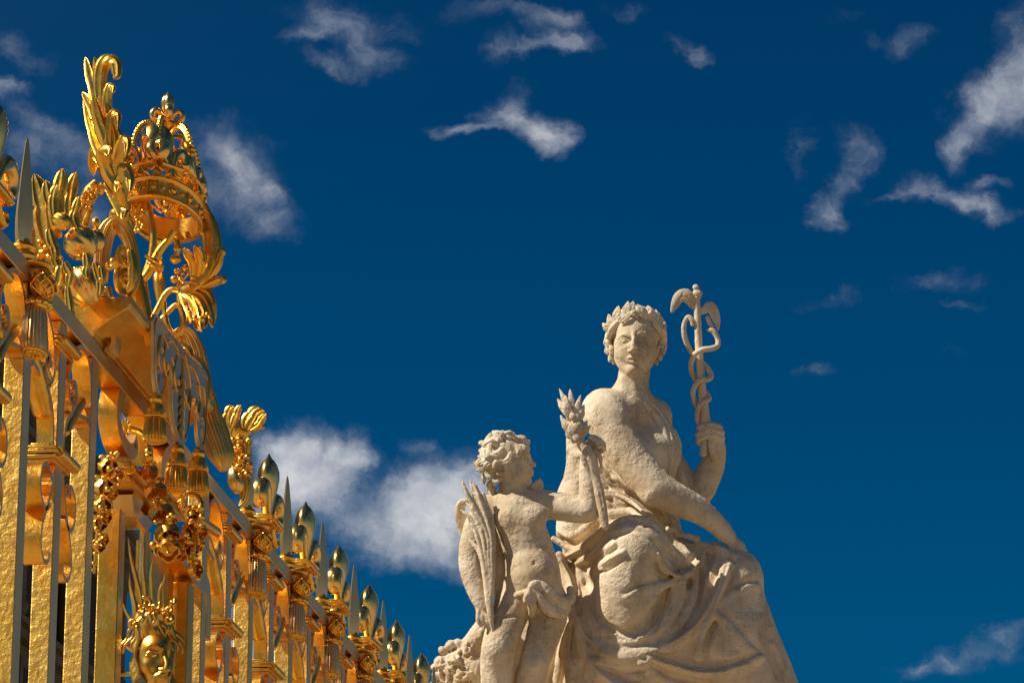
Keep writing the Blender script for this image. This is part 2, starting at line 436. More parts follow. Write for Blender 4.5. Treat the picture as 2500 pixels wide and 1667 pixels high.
# ------------------------------------------------------------ the gilded fence
ZT = EYE + 4.26; ZB = EYE + 4.18
W0, W1 = -.085, -.004; WC = -.0445
fence = fthing('gilded_fence', (0, 12, 0)); FB = (0, 12, 0)
tag(fence, 'tall gilded iron fence of square bars, scrollwork and spiked top rail at left', 'fence')
def fb(m, name, mt, parent=fence, u=None, **k):
    """part built around u = 0 and placed at u, or given in fence coordinates"""
    if u is None: return m.build(name, mt, parent, base=FB, **k)
    return m.build(name, mt, parent, loc=(0, u - 12, 0), **k)
A_BARS = [11.87, 12.92, 13.98, 16.2] + [17.31 + 1.066 * i for i in range(9)]
B_BARS = [12.39, 13.45, 16.75] + [17.84 + 1.066 * i for i in range(8)]
SPIKES = [11.87, 12.92] + [17.33 + 1.063 * i for i in range(8)]
FLEURS = [12.43] + [17.88 + 1.058 * i for i in range(8)]
H = EYE
def build_fence():
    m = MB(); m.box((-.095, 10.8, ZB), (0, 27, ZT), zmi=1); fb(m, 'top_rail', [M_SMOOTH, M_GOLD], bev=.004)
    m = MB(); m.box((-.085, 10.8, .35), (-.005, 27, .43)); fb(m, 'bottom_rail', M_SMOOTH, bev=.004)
    def bar(z1):
        m = MB(); n = 40
        for i in range(n):          # slightly uneven forged bar
            pass
        m.box((W0, -.053, .0), (W1, .053, z1), mi=0, end_mi=1)
        return m
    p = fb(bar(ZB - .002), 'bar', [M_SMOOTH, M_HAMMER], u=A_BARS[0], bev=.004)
    for u in A_BARS[1:] + B_BARS: copy_tree(p, (0, u - 12, 0))
    # --- lance finial
    m = MB()
    m.lathe([(.030, 4.255 + H), (.034, 4.275 + H), (.052, 4.283 + H), (.056, 4.297 + H), (.050, 4.310 + H), (.036, 4.316 + H), (.044, 4.324 + H), (.050, 4.336 + H), (.044, 4.347 + H), (.03, 4.356 + H), (.028, 4.37 + H)], (WC, 0, 0), ns=24)
    sp = fb(m, 'spear_finial', M_GOLD, u=SPIKES[0], angle=35)
    m = MB(); vs = []; hs = [(4.355, .050, .030), (4.40, .066, .035), (4.46, .072, .036), (4.56, .058, .029), (4.66, .040, .020), (4.74, .022, .012), (4.785, .009, .006), (4.80, .002, .0015)]
    for (h, a, b) in hs:
        vs += [(WC + b, .004, h + H), (WC + b * .4, a, h + H), (WC - b, .0, h + H), (WC - b * .1, -a, h + H)]
    fs = []
    for i in range(len(hs) - 1):
        for k in range(4): fs.append((i * 4 + k, i * 4 + (k + 1) % 4, i * 4 + 4 + (k + 1) % 4, i * 4 + 4 + k))
    fs += [(3, 2, 1, 0), tuple(len(hs) * 4 - 4 + k for k in range(4))]
    m.add(vs, fs); m.build('blade', M_SMOOTH, sp, smooth=True, angle=25)
    # --- tassel on the face of the rail
    m = MB(); m.lathe([(.02, -.014), (.046, -.012), (.056, 0), (.046, .012), (.02, .014)], (.022, 0, 4.255 + H), ns=20, ry=1.3)
    ts = fb(m, 'tassel', M_GOLD, u=SPIKES[0])
    m = MB(); m.ball((.045, 0, 4.175 + H), .046, ns=18, sz=1.35, ry=1.4)
    for k in range(7):
        for sg in (-1, 1):
            pts = []
            for q in range(9):
                f = q / 8; th = k * .9 + sg * f * 2.4; rr = .048 * math.sin(math.pi * (.12 + .76 * f)) + .002
                pts.append((.045 + rr * math.cos(th), 1.4 * rr * math.sin(th), 4.175 + H + .060 * math.cos(math.pi * (.12 + .76 * f))))
            m.sweep(pts, .0055, .0055, n=(0, 0, 1), ns=6, sub=1)
    m.build('knot', M_GOLD, ts)
    m = MB()
    for k in range(11):
        th = 2 * math.pi * k / 11; m.ball((.03 + .042 * math.cos(th), .062 * math.sin(th), 4.098 + H), .014, ns=8)
    m.lathe([(.03, 4.11 + H), (.035, 4.09 + H), (.03, 4.08 + H)], (.03, 0, 0), ry=1.4)
    m.build('beads', M_GOLD, ts)
    m = MB(); m.lathe([(.026, 4.09 + H), (.036, 4.075 + H), (.042, 4.05 + H), (.046, 3.98 + H), (.050, 3.925 + H), (.047, 3.905 + H), (.03, 3.90 + H)], (.018, 0, 0), ns=72, ry=1.75, flute=22, flamp=.16)
    sk = m.build('skirt', M_SMOOTH, ts, angle=60)
    m = MB()
    for k in range(20):
        th = 2 * math.pi * k / 20
        m.ball((.018 + .042 * math.cos(th), .075 * math.sin(th), 3.903 + H), .010, ns=7)
        if k % 2: m.ball((.018 + .025 * math.cos(th), .045 * math.sin(th), 3.899 + H), .010, ns=7)
    m.build('fringe', M_GOLD, sk)
    for u in SPIKES[1:]:
        copy_tree(sp, (0, u - 12, 0)).rotation_euler[2] = random.uniform(-.10, .10); copy_tree(ts, (0, u - 12, 0)).rotation_euler[2] = random.uniform(-.06, .06)
    # --- fleur-de-lis finial
    m = MB(); m.box((-.088, -.11, 4.385 + H), (-.002, .13, 4.405 + H)); m.box((-.096, -.12, 4.405 + H), (.006, .14, 4.425 + H)); m.box((-.088, -.11, 4.425 + H), (-.002, .13, 4.44 + H))
    m.sweep([(.004, -.118, 4.404 + H), (.004, .138, 4.404 + H)], .015, .015, n=(1, 0, 0), sub=1)
    fl = fb(m, 'fleur_finial', M_GOLD, u=FLEURS[0], bev=.003)
    m = MB(); pr = [(.018, 4.44), (.022, 4.48), (.032, 4.54), (.046, 4.60), (.054, 4.65), (.053, 4.69), (.043, 4.725), (.028, 4.75), (.014, 4.765), (.010, 4.775), (.003, 4.79)]
    m.lathe([(r, h + H) for r, h in pr], (WC, 0, 0), ns=28, ry=1.75, ref=(1, 0, 0), flute=4, flamp=.12)
    m.build('petal', M_SMOOTH2, fl, angle=60)
    for sg in (-1, 1):
        m = MB()
        m.sweep([(WC, sg * u_, h + H) for u_, h in ((.03, 4.44), (.07, 4.50), (.12, 4.55), (.18, 4.575), (.235, 4.55), (.25, 4.50), (.23, 4.46), (.20, 4.465))],
                [.014, .022, .034, .042, .040, .032, .02, .008], [.02, .030, .042, .047, .047, .044, .038, .03], n=(1, 0, 0), ns=16)
        m.build('petal', M_SMOOTH2, fl, angle=60)
        m = MB()
        m.sweep([(WC, sg * u_, h + H) for u_, h in ((.02, 4.385), (.06, 4.345), (.12, 4.315), (.17, 4.335), (.165, 4.365), (.14, 4.36))], [.016, .02, .022, .018, .012, .007], [.034, .036, .036, .034, .03, .026], n=(1, 0, 0), ns=12)
        m.build('tail', M_GOLD, fl)
    m = MB(); m.box((-.07, -.03, 4.262 + H), (-.02, .03, 4.387 + H)); m.build('stem', M_GOLD, fl)
    for u in FLEURS[1:]: copy_tree(fl, (0, u - 12, 0)).rotation_euler[2] = random.uniform(-.07, .07)
    # --- bands and scrolls about every thinner bar
    m = MB()
    for (dz, e) in ((0, .0), (.014, .010), (.032, .016), (.048, .006)):
        m.box((-.094 - e, -.125 - e * .3, 4.052 + dz + H), (.0 + e, .125 + e, 4.052 + dz + .0135 + H))
    m.sweep([(.012, -.10, 4.088 + H), (.012, .155, 4.088 + H)], .021, .021, n=(1, 0, 0), sub=1, ns=16)
    b1 = fb(m, 'band', M_GOLD, u=B_BARS[0], bev=.003)
    m = MB()
    for (dz, e) in ((0, .0), (.014, .012), (.034, .020), (.052, .008)):
        m.box((-.115 - e, -.125 - e * .3, 3.572 + dz + H), (.006 + e, .125 + e, 3.572 + dz + .0145 + H))
    m.sweep([(.02, -.11, 3.612 + H), (.02, .16, 3.612 + H)], .024, .024, n=(1, 0, 0), sub=1, ns=16)
    m.box((-.10, -.10, 3.64 + H), (-.02, .10, 3.655 + H))
    b2 = fb(m, 'band', M_GOLD, u=B_BARS[0], bev=.003)
    hb = []
    for sg in (-1, 1):
        def pp(l, w_=WC): return [(w_, sg * a, b + H) for a, b in l]
        m = MB()
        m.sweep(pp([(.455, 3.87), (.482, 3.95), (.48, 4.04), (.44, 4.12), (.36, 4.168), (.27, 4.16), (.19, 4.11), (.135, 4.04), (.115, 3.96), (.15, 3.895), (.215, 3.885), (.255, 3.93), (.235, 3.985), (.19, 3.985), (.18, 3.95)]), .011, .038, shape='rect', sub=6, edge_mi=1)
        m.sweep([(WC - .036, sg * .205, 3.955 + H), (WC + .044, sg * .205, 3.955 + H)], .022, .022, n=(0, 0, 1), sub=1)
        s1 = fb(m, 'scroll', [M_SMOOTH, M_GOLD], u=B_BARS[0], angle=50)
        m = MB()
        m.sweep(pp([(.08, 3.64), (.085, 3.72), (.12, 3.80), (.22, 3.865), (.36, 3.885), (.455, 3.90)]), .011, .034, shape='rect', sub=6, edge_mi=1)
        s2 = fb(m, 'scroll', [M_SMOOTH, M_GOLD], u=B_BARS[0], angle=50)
        m = MB()
        m.sweep(pp([(.46, 3.99), (.40, 3.955), (.31, 3.90), (.22, 3.83), (.15, 3.765), (.13, 3.745)]), [.01, .032, .038, .04, .026, .004], [.02, .036, .042, .044, .04, .01], ns=14)
        m.sweep(pp([(.30, 3.93), (.22, 3.93), (.17, 3.90), (.175, 3.865), (.20, 3.87)], WC + .02), [.008, .018, .02, .016, .006], [.008, .02, .022, .02, .01], ns=10)
        m.build('husk', M_LEAF, s2)
        m = MB()
        m.sweep(pp([(.13, 3.50), (.16, 3.535), (.21, 3.54), (.265, 3.50), (.275, 3.43), (.235, 3.375), (.17, 3.365), (.12, 3.395)]), .010, .042, shape='rect', sub=6, edge_mi=1)
        m.sweep(pp([(.06, 3.565), (.10, 3.48), (.17, 3.365), (.23, 3.28), (.235, 3.20), (.18, 3.15), (.12, 3.165), (.11, 3.205)]), .010, .042, shape='rect', sub=6, edge_mi=1)
        m.sweep([(WC - .04, sg * .15, 3.50 + H), (WC + .05, sg * .15, 3.50 + H)], .02, .02, n=(0, 0, 1), sub=1)
        s3 = fb(m, 'scroll', [M_SMOOTH, M_GOLD], u=B_BARS[0], angle=50)
        hb += [s1, s2, s3]
    for u in B_BARS[1:]:
        for o in [b1, b2] + hb: copy_tree(o, (0, u - 12, 0))
M_SMOOTH2 = gold('burnished_gilding', .25, (.95, .54, .13), (1.0, .64, .19), [(8, .3, .008), (70, .15, .001)])
build_fence()

# ------------------------------------------------------------ palace wing in the shade behind the fence, and far roofs
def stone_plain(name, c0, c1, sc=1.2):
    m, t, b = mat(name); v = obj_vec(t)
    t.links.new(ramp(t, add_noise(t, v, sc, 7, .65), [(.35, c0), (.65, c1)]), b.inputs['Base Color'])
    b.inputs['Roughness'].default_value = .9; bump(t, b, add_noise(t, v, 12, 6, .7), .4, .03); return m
def build_palace():
    W_ = -8.0; top = PW(0, 885, W_).z; u0 = 20.0; u1 = PW(318, 1215, W_).y
    p = fthing('palace_wing', (W_ - 3, (u0 + u1) / 2, 0)); b = (W_ - 3, (u0 + u1) / 2, 0)
    tag(p, 'shaded palace wing of brown stone with cornice and tall windows behind the left fence bars', 'building')
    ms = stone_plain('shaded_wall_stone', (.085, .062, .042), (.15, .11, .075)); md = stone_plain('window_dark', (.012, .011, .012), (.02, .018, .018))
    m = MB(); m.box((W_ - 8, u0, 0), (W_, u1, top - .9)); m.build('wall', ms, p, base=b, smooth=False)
    m = MB()
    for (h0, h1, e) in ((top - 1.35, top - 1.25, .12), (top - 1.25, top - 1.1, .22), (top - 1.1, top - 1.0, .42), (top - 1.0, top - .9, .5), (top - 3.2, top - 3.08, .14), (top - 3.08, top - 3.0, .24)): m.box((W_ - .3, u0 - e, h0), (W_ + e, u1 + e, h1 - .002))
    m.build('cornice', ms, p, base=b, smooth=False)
    m = MB(); m.box((W_ - .3, u0, top - .1), (W_ + .1, u1, top)); m.box((W_ - .3, u0, top - .898), (W_ + .08, u1, top - .8))
    y = u0 + .2
    while y < u1:
        m.lathe([(.05, 0), (.07, .1), (.10, .25), (.05, .5), (.07, .7)], (W_ - .1, y, top - .8), ns=8); y += .32
    m.build('balustrade', ms, p, base=b)
    y = u0 + 1.0
    while y < u1 - 1.6:
        for (z0, z1) in ((top - 2.85, top - 1.6), (top - 6.2, top - 3.5)):
            m = MB(); f = .12
            m.box((W_ - .02, y - f, z0 - f), (W_ + .06, y, z1 + f)); m.box((W_ - .02, y + 1.2, z0 - f), (W_ + .06, y + 1.2 + f, z1 + f)); m.box((W_ - .02, y + .001, z1 + .001), (W_ + .06, y + 1.199, z1 + f)); m.box((W_ - .02, y + .001, z0 - f), (W_ + .1, y + 1.199, z0 - .001))
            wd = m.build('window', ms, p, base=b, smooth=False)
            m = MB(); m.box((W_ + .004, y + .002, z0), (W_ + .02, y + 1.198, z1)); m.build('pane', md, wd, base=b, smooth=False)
        m = MB(); m.lathe([(.16, 0), (.2, .1), (.14, .2), (.13, 1.6), (.2, 1.7), (.22, 1.75)], (W_ + .12, y + 1.8, top - 3.0), ns=12); m.build('column', ms, p, base=b)
        y += 2.6
    # far slate roof
    q = SPx(560, 1640, 70); q2 = SPx(735, 1667, 70)
    e = empty('distant_building', (q.x, q.y, 0)); tag(e, 'far slate roofed building low on the skyline between the fence bars', 'building')
    mr_ = stone_plain('slate', (.03, .033, .04), (.055, .058, .065)); mw = stone_plain('pale_wall', (.42, .36, .28), (.5, .43, .34))
    x0, x1 = SPx(490, 1640, 70).x - q.x, q2.x - q.x; zt = q.z
    m = MB(); m.box((x0, -1, 0), (x1, 8, zt - 1.9)); m.build('wall', mw, e, smooth=False)
    m = MB(); vs = [(x0 - .2, -1.3, zt - 1.9), (x1 + .2, -1.3, zt - 1.9), (x1 + .2, 8.3, zt - 1.9), (x0 - .2, 8.3, zt - 1.9), (x0 + .6, .6, zt), (x1 - .6, .6, zt), (x1 - .6, 6, zt), (x0 + .6, 6, zt)]
    m.add(vs, [(3, 2, 1, 0), (4, 5, 6, 7), (0, 1, 5, 4), (1, 2, 6, 5), (2, 3, 7, 6), (3, 0, 4, 7)]); m.build('roof', mr_, e, smooth=False)
def SPx(px, py, d):
    a = (px - 1250) / F_PX * d; v = (834 - py) / F_PX * d
    return Vector((a, d * CP - v * SP, d * SP + v * CP + EYE))
build_palace()
# ------------------------------------------------------------ crest over the gate
PXM = 15.5 / F_PX                     # metres per photo pixel at the crest
def pu(l, u): return [PU(x, y, u) for x, y in l]
def pw(l, wv): return [PW(x, y, wv) for x, y in l]
def z2(l, ox, oy, s): return [(ox + x / s, oy + y / s) for x, y in l]
crest = fthing('gate_crest', (0, 14.8, ZT)); CB = (0, 14.8, ZT)
tag(crest, 'gilded crest with cornice, scrolls and acanthus plume carrying the crown over the gate', 'gate ornament')
def cb(m, name, mt, parent=None, **k): return m.build(name, mt, parent or crest, base=CB, **k)
def build_crest():
    # cornice with sloping underside
    m = MB(); u0, u1 = 13.90, 15.56
    pr = [(-.10, 4.43), (.160, 4.43), (.160, 4.392), (.150, 4.388), (.150, 4.380), (.10, 4.350), (.05, 4.315), (.01, 4.285), (.004, 4.262), (-.10, 4.262)]
    k = len(pr); vs = [(a, u0, b + H) for a, b in pr] + [(a, u1, b + H) for a, b in pr]
    fs = [(i, (i + 1) % k, k + (i + 1) % k, k + i) for i in range(k)] + [tuple(range(k - 1, -1, -1)), tuple(range(k, 2 * k))]
    m.add(vs, fs); m.box((-.06, u0 - .03, 4.432 + H), (.05, u0 + .3, 4.450 + H))
    cb(m, 'cornice', M_GOLD, smooth=False, bev=.004)
    m = MB(); m.sweep([(.02, 14.12, 4.36 + H), (.04, 14.12, 4.33 + H), (.045, 14.12, 4.28 + H), (.03, 14.12, 4.25 + H), (.01, 14.12, 4.255 + H)], .010, .05, n=(0, 1, 0), shape='rect', sub=5)
    cb(m, 'bracket', M_SMOOTH)
    # lambrequin plate: outline in (u, h)
    ol = [(14.27, 4.465), (14.265, 4.32), (14.28, 4.20), (14.33, 4.135), (14.40, 4.13), (14.455, 4.18), (14.47, 4.26), (14.50, 4.31), (14.545, 4.32), (14.59, 4.29),
          (14.61, 4.20), (14.63, 4.12), (14.70, 4.055), (14.80, 4.025), (14.90, 4.05), (14.97, 4.11), (14.99, 4.20), (15.01, 4.28), (15.055, 4.31), (15.10, 4.30), (15.13, 4.25), (15.15, 4.17), (15.20, 4.12), (15.28, 4.12), (15.335, 4.18), (15.35, 4.30), (15.35, 4.44), (15.31, 4.50), (14.95, 4.475), (14.60, 4.475)]
    ol = smooth_loop(ol, 3)
    m = MB(); k = len(ol)
    ctr = (14.8, 4.38)
    vs = [(.176, a, b + H) for a, b in ol] + [(.162, a, b + H) for a, b in ol]
    m.add(vs, [tuple(range(k)), tuple(range(2 * k - 1, k - 1, -1))] + [(i, k + i, k + (i + 1) % k, (i + 1) % k) for i in range(k)])
    pl = cb(m, 'lambrequin', M_PLATE, smooth=False)
    m = MB()
    inn = [(ctr[0] + (a - ctr[0]) * .955, 4.30 + (b - 4.30) * .90) for a, b in ol]
    m.sweep([(.178, a, b + H) for a, b in inn + inn[:1]], .0035, .0035, sub=1, ns=6, cap=False)
    def vine(l, r=.006):
        r *= .62
        m.sweep([(.180, a, b + H) for a, b in l], [r * .6] + [r] * (len(l) - 2) + [r * .5], .006, ns=8)
    for s_ in (-1, 1):
        c = 14.81
        def q(l): return [(c + s_ * a, b) for a, b in l]
        vine(q([(.02, 4.44), (.10, 4.40), (.16, 4.34), (.15, 4.27), (.10, 4.24), (.07, 4.27), (.09, 4.30)]), .010)
        vine(q([(.12, 4.42), (.22, 4.43), (.32, 4.40), (.37, 4.34), (.36, 4.28), (.31, 4.25), (.28, 4.28), (.30, 4.31)]), .010)
        vine(q([(.30, 4.38), (.42, 4.40), (.47, 4.34), (.46, 4.26), (.42, 4.24)]), .008)
        for (a, b, da, db) in ((.16, 4.34, .05, .03), (.13, 4.25, .04, -.02), (.36, 4.33, .04, .03), (.33, 4.26, .03, -.03), (.25, 4.42, .02, .03), (.43, 4.27, .03, -.03), (.43, 4.22, .02, -.05), (.09, 4.41, .03, .03)):
            m.leaf([(.182, c + s_ * (a + da * t), b + H + db * t) for t in (0, .5, 1)], .012, (1, 0, 0), lobes=2, th=.004, ns=6, nt=5)
    for i in range(6):
        b = 4.33 - i * .045
        for s_ in (-1, 1): m.leaf([(.182, 14.81, b + H), (.188, 14.81 + s_ * .03, b - .012 + H), (.184, 14.81 + s_ * .05, b - .045 + H)], .011, (1, 0, 0), lobes=2, th=.004, ns=6, nt=5)
    m.sweep([(.180, 14.81, 4.42 + H), (.184, 14.81, 4.2 + H), (.182, 14.81, 4.06 + H)], .005, .006, ns=8)
    m.build('relief', M_RELIEF, pl, base=CB)
    # tassels under the lobes
    t0 = None
    for (u, h) in ((14.37, 4.135), (14.81, 4.03), (15.24, 4.12)):
        if t0 is None:
            t0 = empty('tassel', (0, 0, 0), 0, crest)
            m = MB(); m.ball((0, 0, -.03), .034, ns=16, sz=.8); m.build('bead', M_GOLD, t0)
            m = MB(); m.lathe([(.02, -.045), (.036, -.055), (.046, -.085), (.050, -.11), (.047, -.118), (.044, -.12)], (0, 0, 0), ns=24)
            for k in range(10):
                for sg in (-1, 1):
                    m.sweep([((.022 + .028 * f) * math.cos(th) * 1.05, (.022 + .028 * f) * math.sin(th) * 1.05, -.048 - .065 * f) for f, th in [(i / 4, k * .628 + sg * i / 4 * 1.2) for i in range(5)]], .004, .004, n=(0, 0, 1), ns=5, sub=1)
            m.sweep([(.05 * math.cos(i * .5236), .05 * math.sin(i * .5236), -.117) for i in range(13)], .005, .005, n=(0, 0, 1), ns=6, sub=1)
            m.build('cap', M_GOLD, t0)
            m = MB(); m.lathe([(.040, -.118), (.047, -.14), (.052, -.19), (.057, -.225), (.05, -.235), (.03, -.236)], (0, 0, 0), ns=80, flute=22, flamp=.2)
            for k in range(22):
                th = k * 2 * math.pi / 22; m.ball((.050 * math.cos(th), .050 * math.sin(th), -.232), .009, ns=6)
                m.ball((.032 * math.cos(th), .032 * math.sin(th), -.238), .009, ns=6)
            m.build('skirt', M_GOLD, t0, angle=60); tt = t0
        else: tt = copy_tree(t0, (0, 0, 0))
        tt.location = (.165, u - 14.8, h + H - ZT)
        if u < 14.5: tt.scale = (.9, .9, .9)
    # scroll volutes flanking the crown stem, left and right cornucopias (fluted)
    def horn(name, path, ra, rb, vol, vr, u, fl=26, vdir=1):
        m = MB(); P = pu(path, u) if not isinstance(u, (list, tuple)) else [PU(x, y, uu) for (x, y), uu in zip(path, u)]
        m.sweep(P, [r * PXM for r in ra], [r * PXM for r in rb], n=(.35, -1, 0), ns=96, sub=6, flute=fl, flamp=.07)
        h = cb(m, name, M_FLUTE, angle=70)
        m = MB(); c = PU(vol[0], vol[1], (u if not isinstance(u, (list, tuple)) else u[0]) - .06)
        pr = [(1, 0), (1.0, .25), (.9, .36), (.75, .22), (.6, .2), (.5, .32), (.38, .36), (.3, .2), (.24, .3), (.16, .46), (.05, .5)]
        m.lathe([(vr * PXM * a, vr * PXM * b) for a, b in pr], c, ax=(.85, -.5, -.1), ns=28, rx=1.35, ry=1.0, ref=(0, 0, 1))
        m.build('volute', M_GOLD, h, base=CB)
        return h
    horn('cornucopia', [(246, 690), (250, 620), (262, 565), (285, 548), (310, 575), (325, 625), (328, 690), (312, 735)], [16, 19, 20, 19, 17, 15, 12, 7], [22] * 8, (300, 680), 32, 14.25)
    horn('cornucopia', [(425, 850), (432, 822), (455, 818), (478, 860), (490, 930), (503, 1000), (522, 1060), (540, 1110), (546, 1150)], [12, 16, 20, 24, 27, 33, 38, 34, 10], [20, 24, 26, 26, 24, 22, 20, 16, 6], (476, 915), 26, 15.6)
    # leaves licking round the volutes
    m = MB()
    for (l, wd) in (([(300, 600), (290, 630), (270, 650), (262, 640)], 14), ([(318, 610), (325, 650), (322, 690), (310, 715)], 12), ([(290, 610), (300, 640), (310, 650)], 12), ([(262, 700), (270, 730), (290, 742)], 12)):
        m.mark(); m.leaf(pu(l, 14.12), wd * PXM, (.4, -1, 0), lobes=3, th=.008)
    for (l, wd) in (([(455, 850), (450, 880), (440, 900), (434, 890)], 14), ([(470, 870), (495, 900), (505, 960), (500, 1000)], 15), ([(440, 840), (460, 855), (470, 880)], 12)):
        m.mark(); m.leaf(pu(l, 15.4), wd * PXM, (.4, -1, 0), lobes=3, th=.008)
    m.build_each('acanthus', M_LEAF, crest, base=CB)
    # tall acanthus plume, left
    def plume(stem, r, uu, leaves, name='plume'):
        m = MB(); P = pu(stem, uu)
        m.sweep(P, [a * PXM for a in r], [a * PXM * .6 for a in r], n=(.2, -1, 0), ns=12, flute=5, flamp=.2)
        p = cb(m, name, M_LEAF)
        m = MB()
        for (l, wd, du, lo) in leaves:
            nn = (.45, -1, .1) if l[-1][0] > l[0][0] else (-.2, -1, .0)
            pts = [PU(x, y, uu + du * i / (len(l) - 1)) for i, (x, y) in enumerate(l)]
            m.leaf(pts, wd * 1.5 * PXM, nn, lobes=lo, th=.006, cup=.55, ns=28, lobe_amp=.28, pleat=.085)
        m.build('acanthus', M_LEAF, p, base=CB)
        return p
    plume([(368, 845), (350, 760), (335, 680), (316, 590), (298, 510), (278, 430), (262, 350), (250, 270), (243, 200)], [12, 13, 12, 11, 12, 12, 11, 9, 5], 14.28,
          [([(252, 290), (246, 220), (250, 165), (266, 142), (284, 152), (286, 182), (276, 190)], 13, -.05, 2),
           ([(256, 300), (240, 240), (236, 180), (230, 140)], 12, .0, 2), ([(250, 300), (228, 230), (215, 180), (208, 140)], 11, .15, 2),
           ([(262, 330), (262, 260), (266, 215), (276, 212), (274, 228)], 9, -.05, 2),
           ([(262, 350), (240, 310), (222, 260), (200, 226)], 14, .15, 2), ([(250, 400), (228, 340), (215, 290), (204, 240)], 11, .2, 2),
           ([(268, 400), (270, 340), (272, 290), (280, 276), (288, 284), (286, 320)], 11, -.05, 2),
           ([(280, 460), (285, 410), (296, 360), (304, 338), (312, 350), (306, 385)], 11, -.08, 2),
           ([(262, 370), (244, 320), (232, 280), (226, 232)], 12, -.05, 2),
           ([(290, 470), (262, 430), (250, 395), (246, 372), (256, 366), (262, 380)], 14, -.1, 3),
           ([(276, 440), (248, 400), (228, 370), (222, 400), (228, 430)], 13, .15, 3),
           ([(300, 540), (284, 500), (262, 460), (248, 456), (246, 478)], 10, .12, 2),
           ([(305, 520), (292, 480), (284, 450), (284, 470)], 9, -.1, 2),
           ([(318, 590), (302, 560), (284, 528), (272, 520), (268, 540)], 10, .12, 2),
           ([(320, 580), (306, 545), (300, 515), (298, 535)], 9, -.1, 2), ([(300, 500), (300, 440), (306, 410), (318, 430), (316, 470)], 12, -.08, 3),
           ([(270, 420), (256, 350), (262, 300), (256, 250)], 13, -.02, 3), ([(288, 470), (276, 400), (282, 340), (272, 300)], 13, -.02, 3)])
    # right hand plume rising from the palmette
    plume([(440, 712), (468, 700), (498, 672), (515, 630), (520, 580), (512, 540), (500, 510), (488, 488)], [8, 12, 14, 14, 12, 11, 9, 5], 14.95,
          [([(470, 700), (500, 660), (512, 610), (505, 560), (492, 520)], 10, 0, 3), ([(480, 700), (515, 660), (530, 600), (524, 550), (505, 505)], 11, .05, 3),
           ([(500, 690), (530, 650), (540, 620), (545, 612), (540, 630)], 8, 0, 2), ([(490, 700), (525, 685), (545, 680), (540, 694)], 9, 0, 2),
           ([(470, 690), (468, 650), (456, 625), (448, 608)], 9, -.1, 2), ([(478, 690), (486, 650), (480, 620), (475, 602)], 10, -.1, 2),
           ([(484, 690), (498, 655), (496, 625), (488, 602)], 8, -.05, 2), ([(505, 620), (500, 580), (488, 550), (484, 520)], 8, .0, 3),
           ([(440, 712), (462, 725), (478, 750), (482, 790), (486, 805)], 9, -.08, 3), ([(438, 715), (448, 745), (458, 770), (464, 790)], 8, -.1, 2),
           ([(450, 712), (482, 730), (498, 765), (500, 800)], 11, -.05, 3), ([(450, 708), (490, 718), (512, 755), (520, 800)], 10, 0, 3),
           ([(450, 706), (500, 708), (520, 740), (524, 790)], 9, .05, 3), ([(465, 715), (480, 750), (488, 790), (492, 808)], 7, -.12, 2)], 'palmette')
    m = MB()
    for (x, y, r) in ((425, 683, 10), (432, 663, 8), (452, 655, 9), (470, 678, 6), (446, 668, 5), (460, 668, 5)): m.mark(); m.ball(PU(x, y, 14.8), r * PXM)
    for l in ([(432, 700), (440, 680), (446, 668)], [(436, 700), (452, 690), (478, 692), (486, 698)], [(436, 702), (450, 680), (460, 668)], [(440, 700), (436, 680), (433, 665)], [(442, 700), (444, 670), (442, 654)]):
        m.mark(); m.sweep(pu(l, 14.82), 3 * PXM, 3 * PXM, n=(0, -1, 0), ns=8)
    for (x, y, r) in ((463, 765, 6), (476, 777, 8), (492, 780, 9), (506, 768, 6), (498, 770, 7), (512, 776, 5)): m.mark(); m.ball(PU(x, y, 14.75), r * PXM)
    m.build_each('berry', M_GOLD, crest, base=CB)
    # scroll pipes that carry the crown
    def pipe(l, r, u, name='scroll', n=(0, -1, 0)):
        m = MB(); P = [PU(x, y, (u if not isinstance(u, (list, tuple)) else u[i])) for i, (x, y) in enumerate(l)]
        rr = [q * .86 * PXM for q in r] if isinstance(r, (list, tuple)) else r * PXM
        m.sweep(P, rr, rr, n=n, ns=14); return m
    for l, r, u in (([(352, 470), (366, 520), (374, 565), (372, 610), (362, 650), (350, 680)], [8, 10, 11, 11, 11, 10], 14.6),
                    ([(424, 565), (408, 590), (390, 612), (375, 640), (358, 672), (342, 680), (330, 662), (322, 625), (312, 600)], [9, 10, 12, 13, 13, 12, 11, 9, 6], 14.5),
                    ([(412, 578), (428, 585), (434, 605), (430, 625)], [7, 9, 9, 7], 14.7),
                    ([(326, 690), (340, 740), (352, 790), (362, 840)], [15, 15, 15, 14], 14.75), ([(350, 680), (358, 740), (366, 800)], [12, 12, 12], 14.78),
                    ([(372, 780), (388, 748), (402, 722), (418, 708), (438, 710)], [9, 9, 9, 9, 10], 14.6),
                    ([(382, 796), (402, 772), (428, 746), (440, 752), (448, 780), (442, 808), (424, 818), (408, 796), (402, 760), (398, 735)], [8, 8, 8, 9, 10, 11, 11, 10, 9, 9], 14.85)):
        cb(pipe(l, r, u), 'scroll', M_LEAF)
    m = MB(); m.mark(); m.ball(PU(428, 634, 14.7), 14 * PXM, sz=.8); m.mark(); m.ball(PU(433, 608, 14.7), 10 * PXM)
    for (x, y, r, h) in ((376, 638, 15, .5), (371, 648, 12, .5), (365, 632, 14, .4)): m.mark(); m.ball(PU(x, y, 14.47), r * PXM, sz=h, ax=(.5, 0, .8))
    m.build_each('knob', M_GOLD, crest, base=CB)
    m = MB(); c0 = PU(386, 655, 14.95)
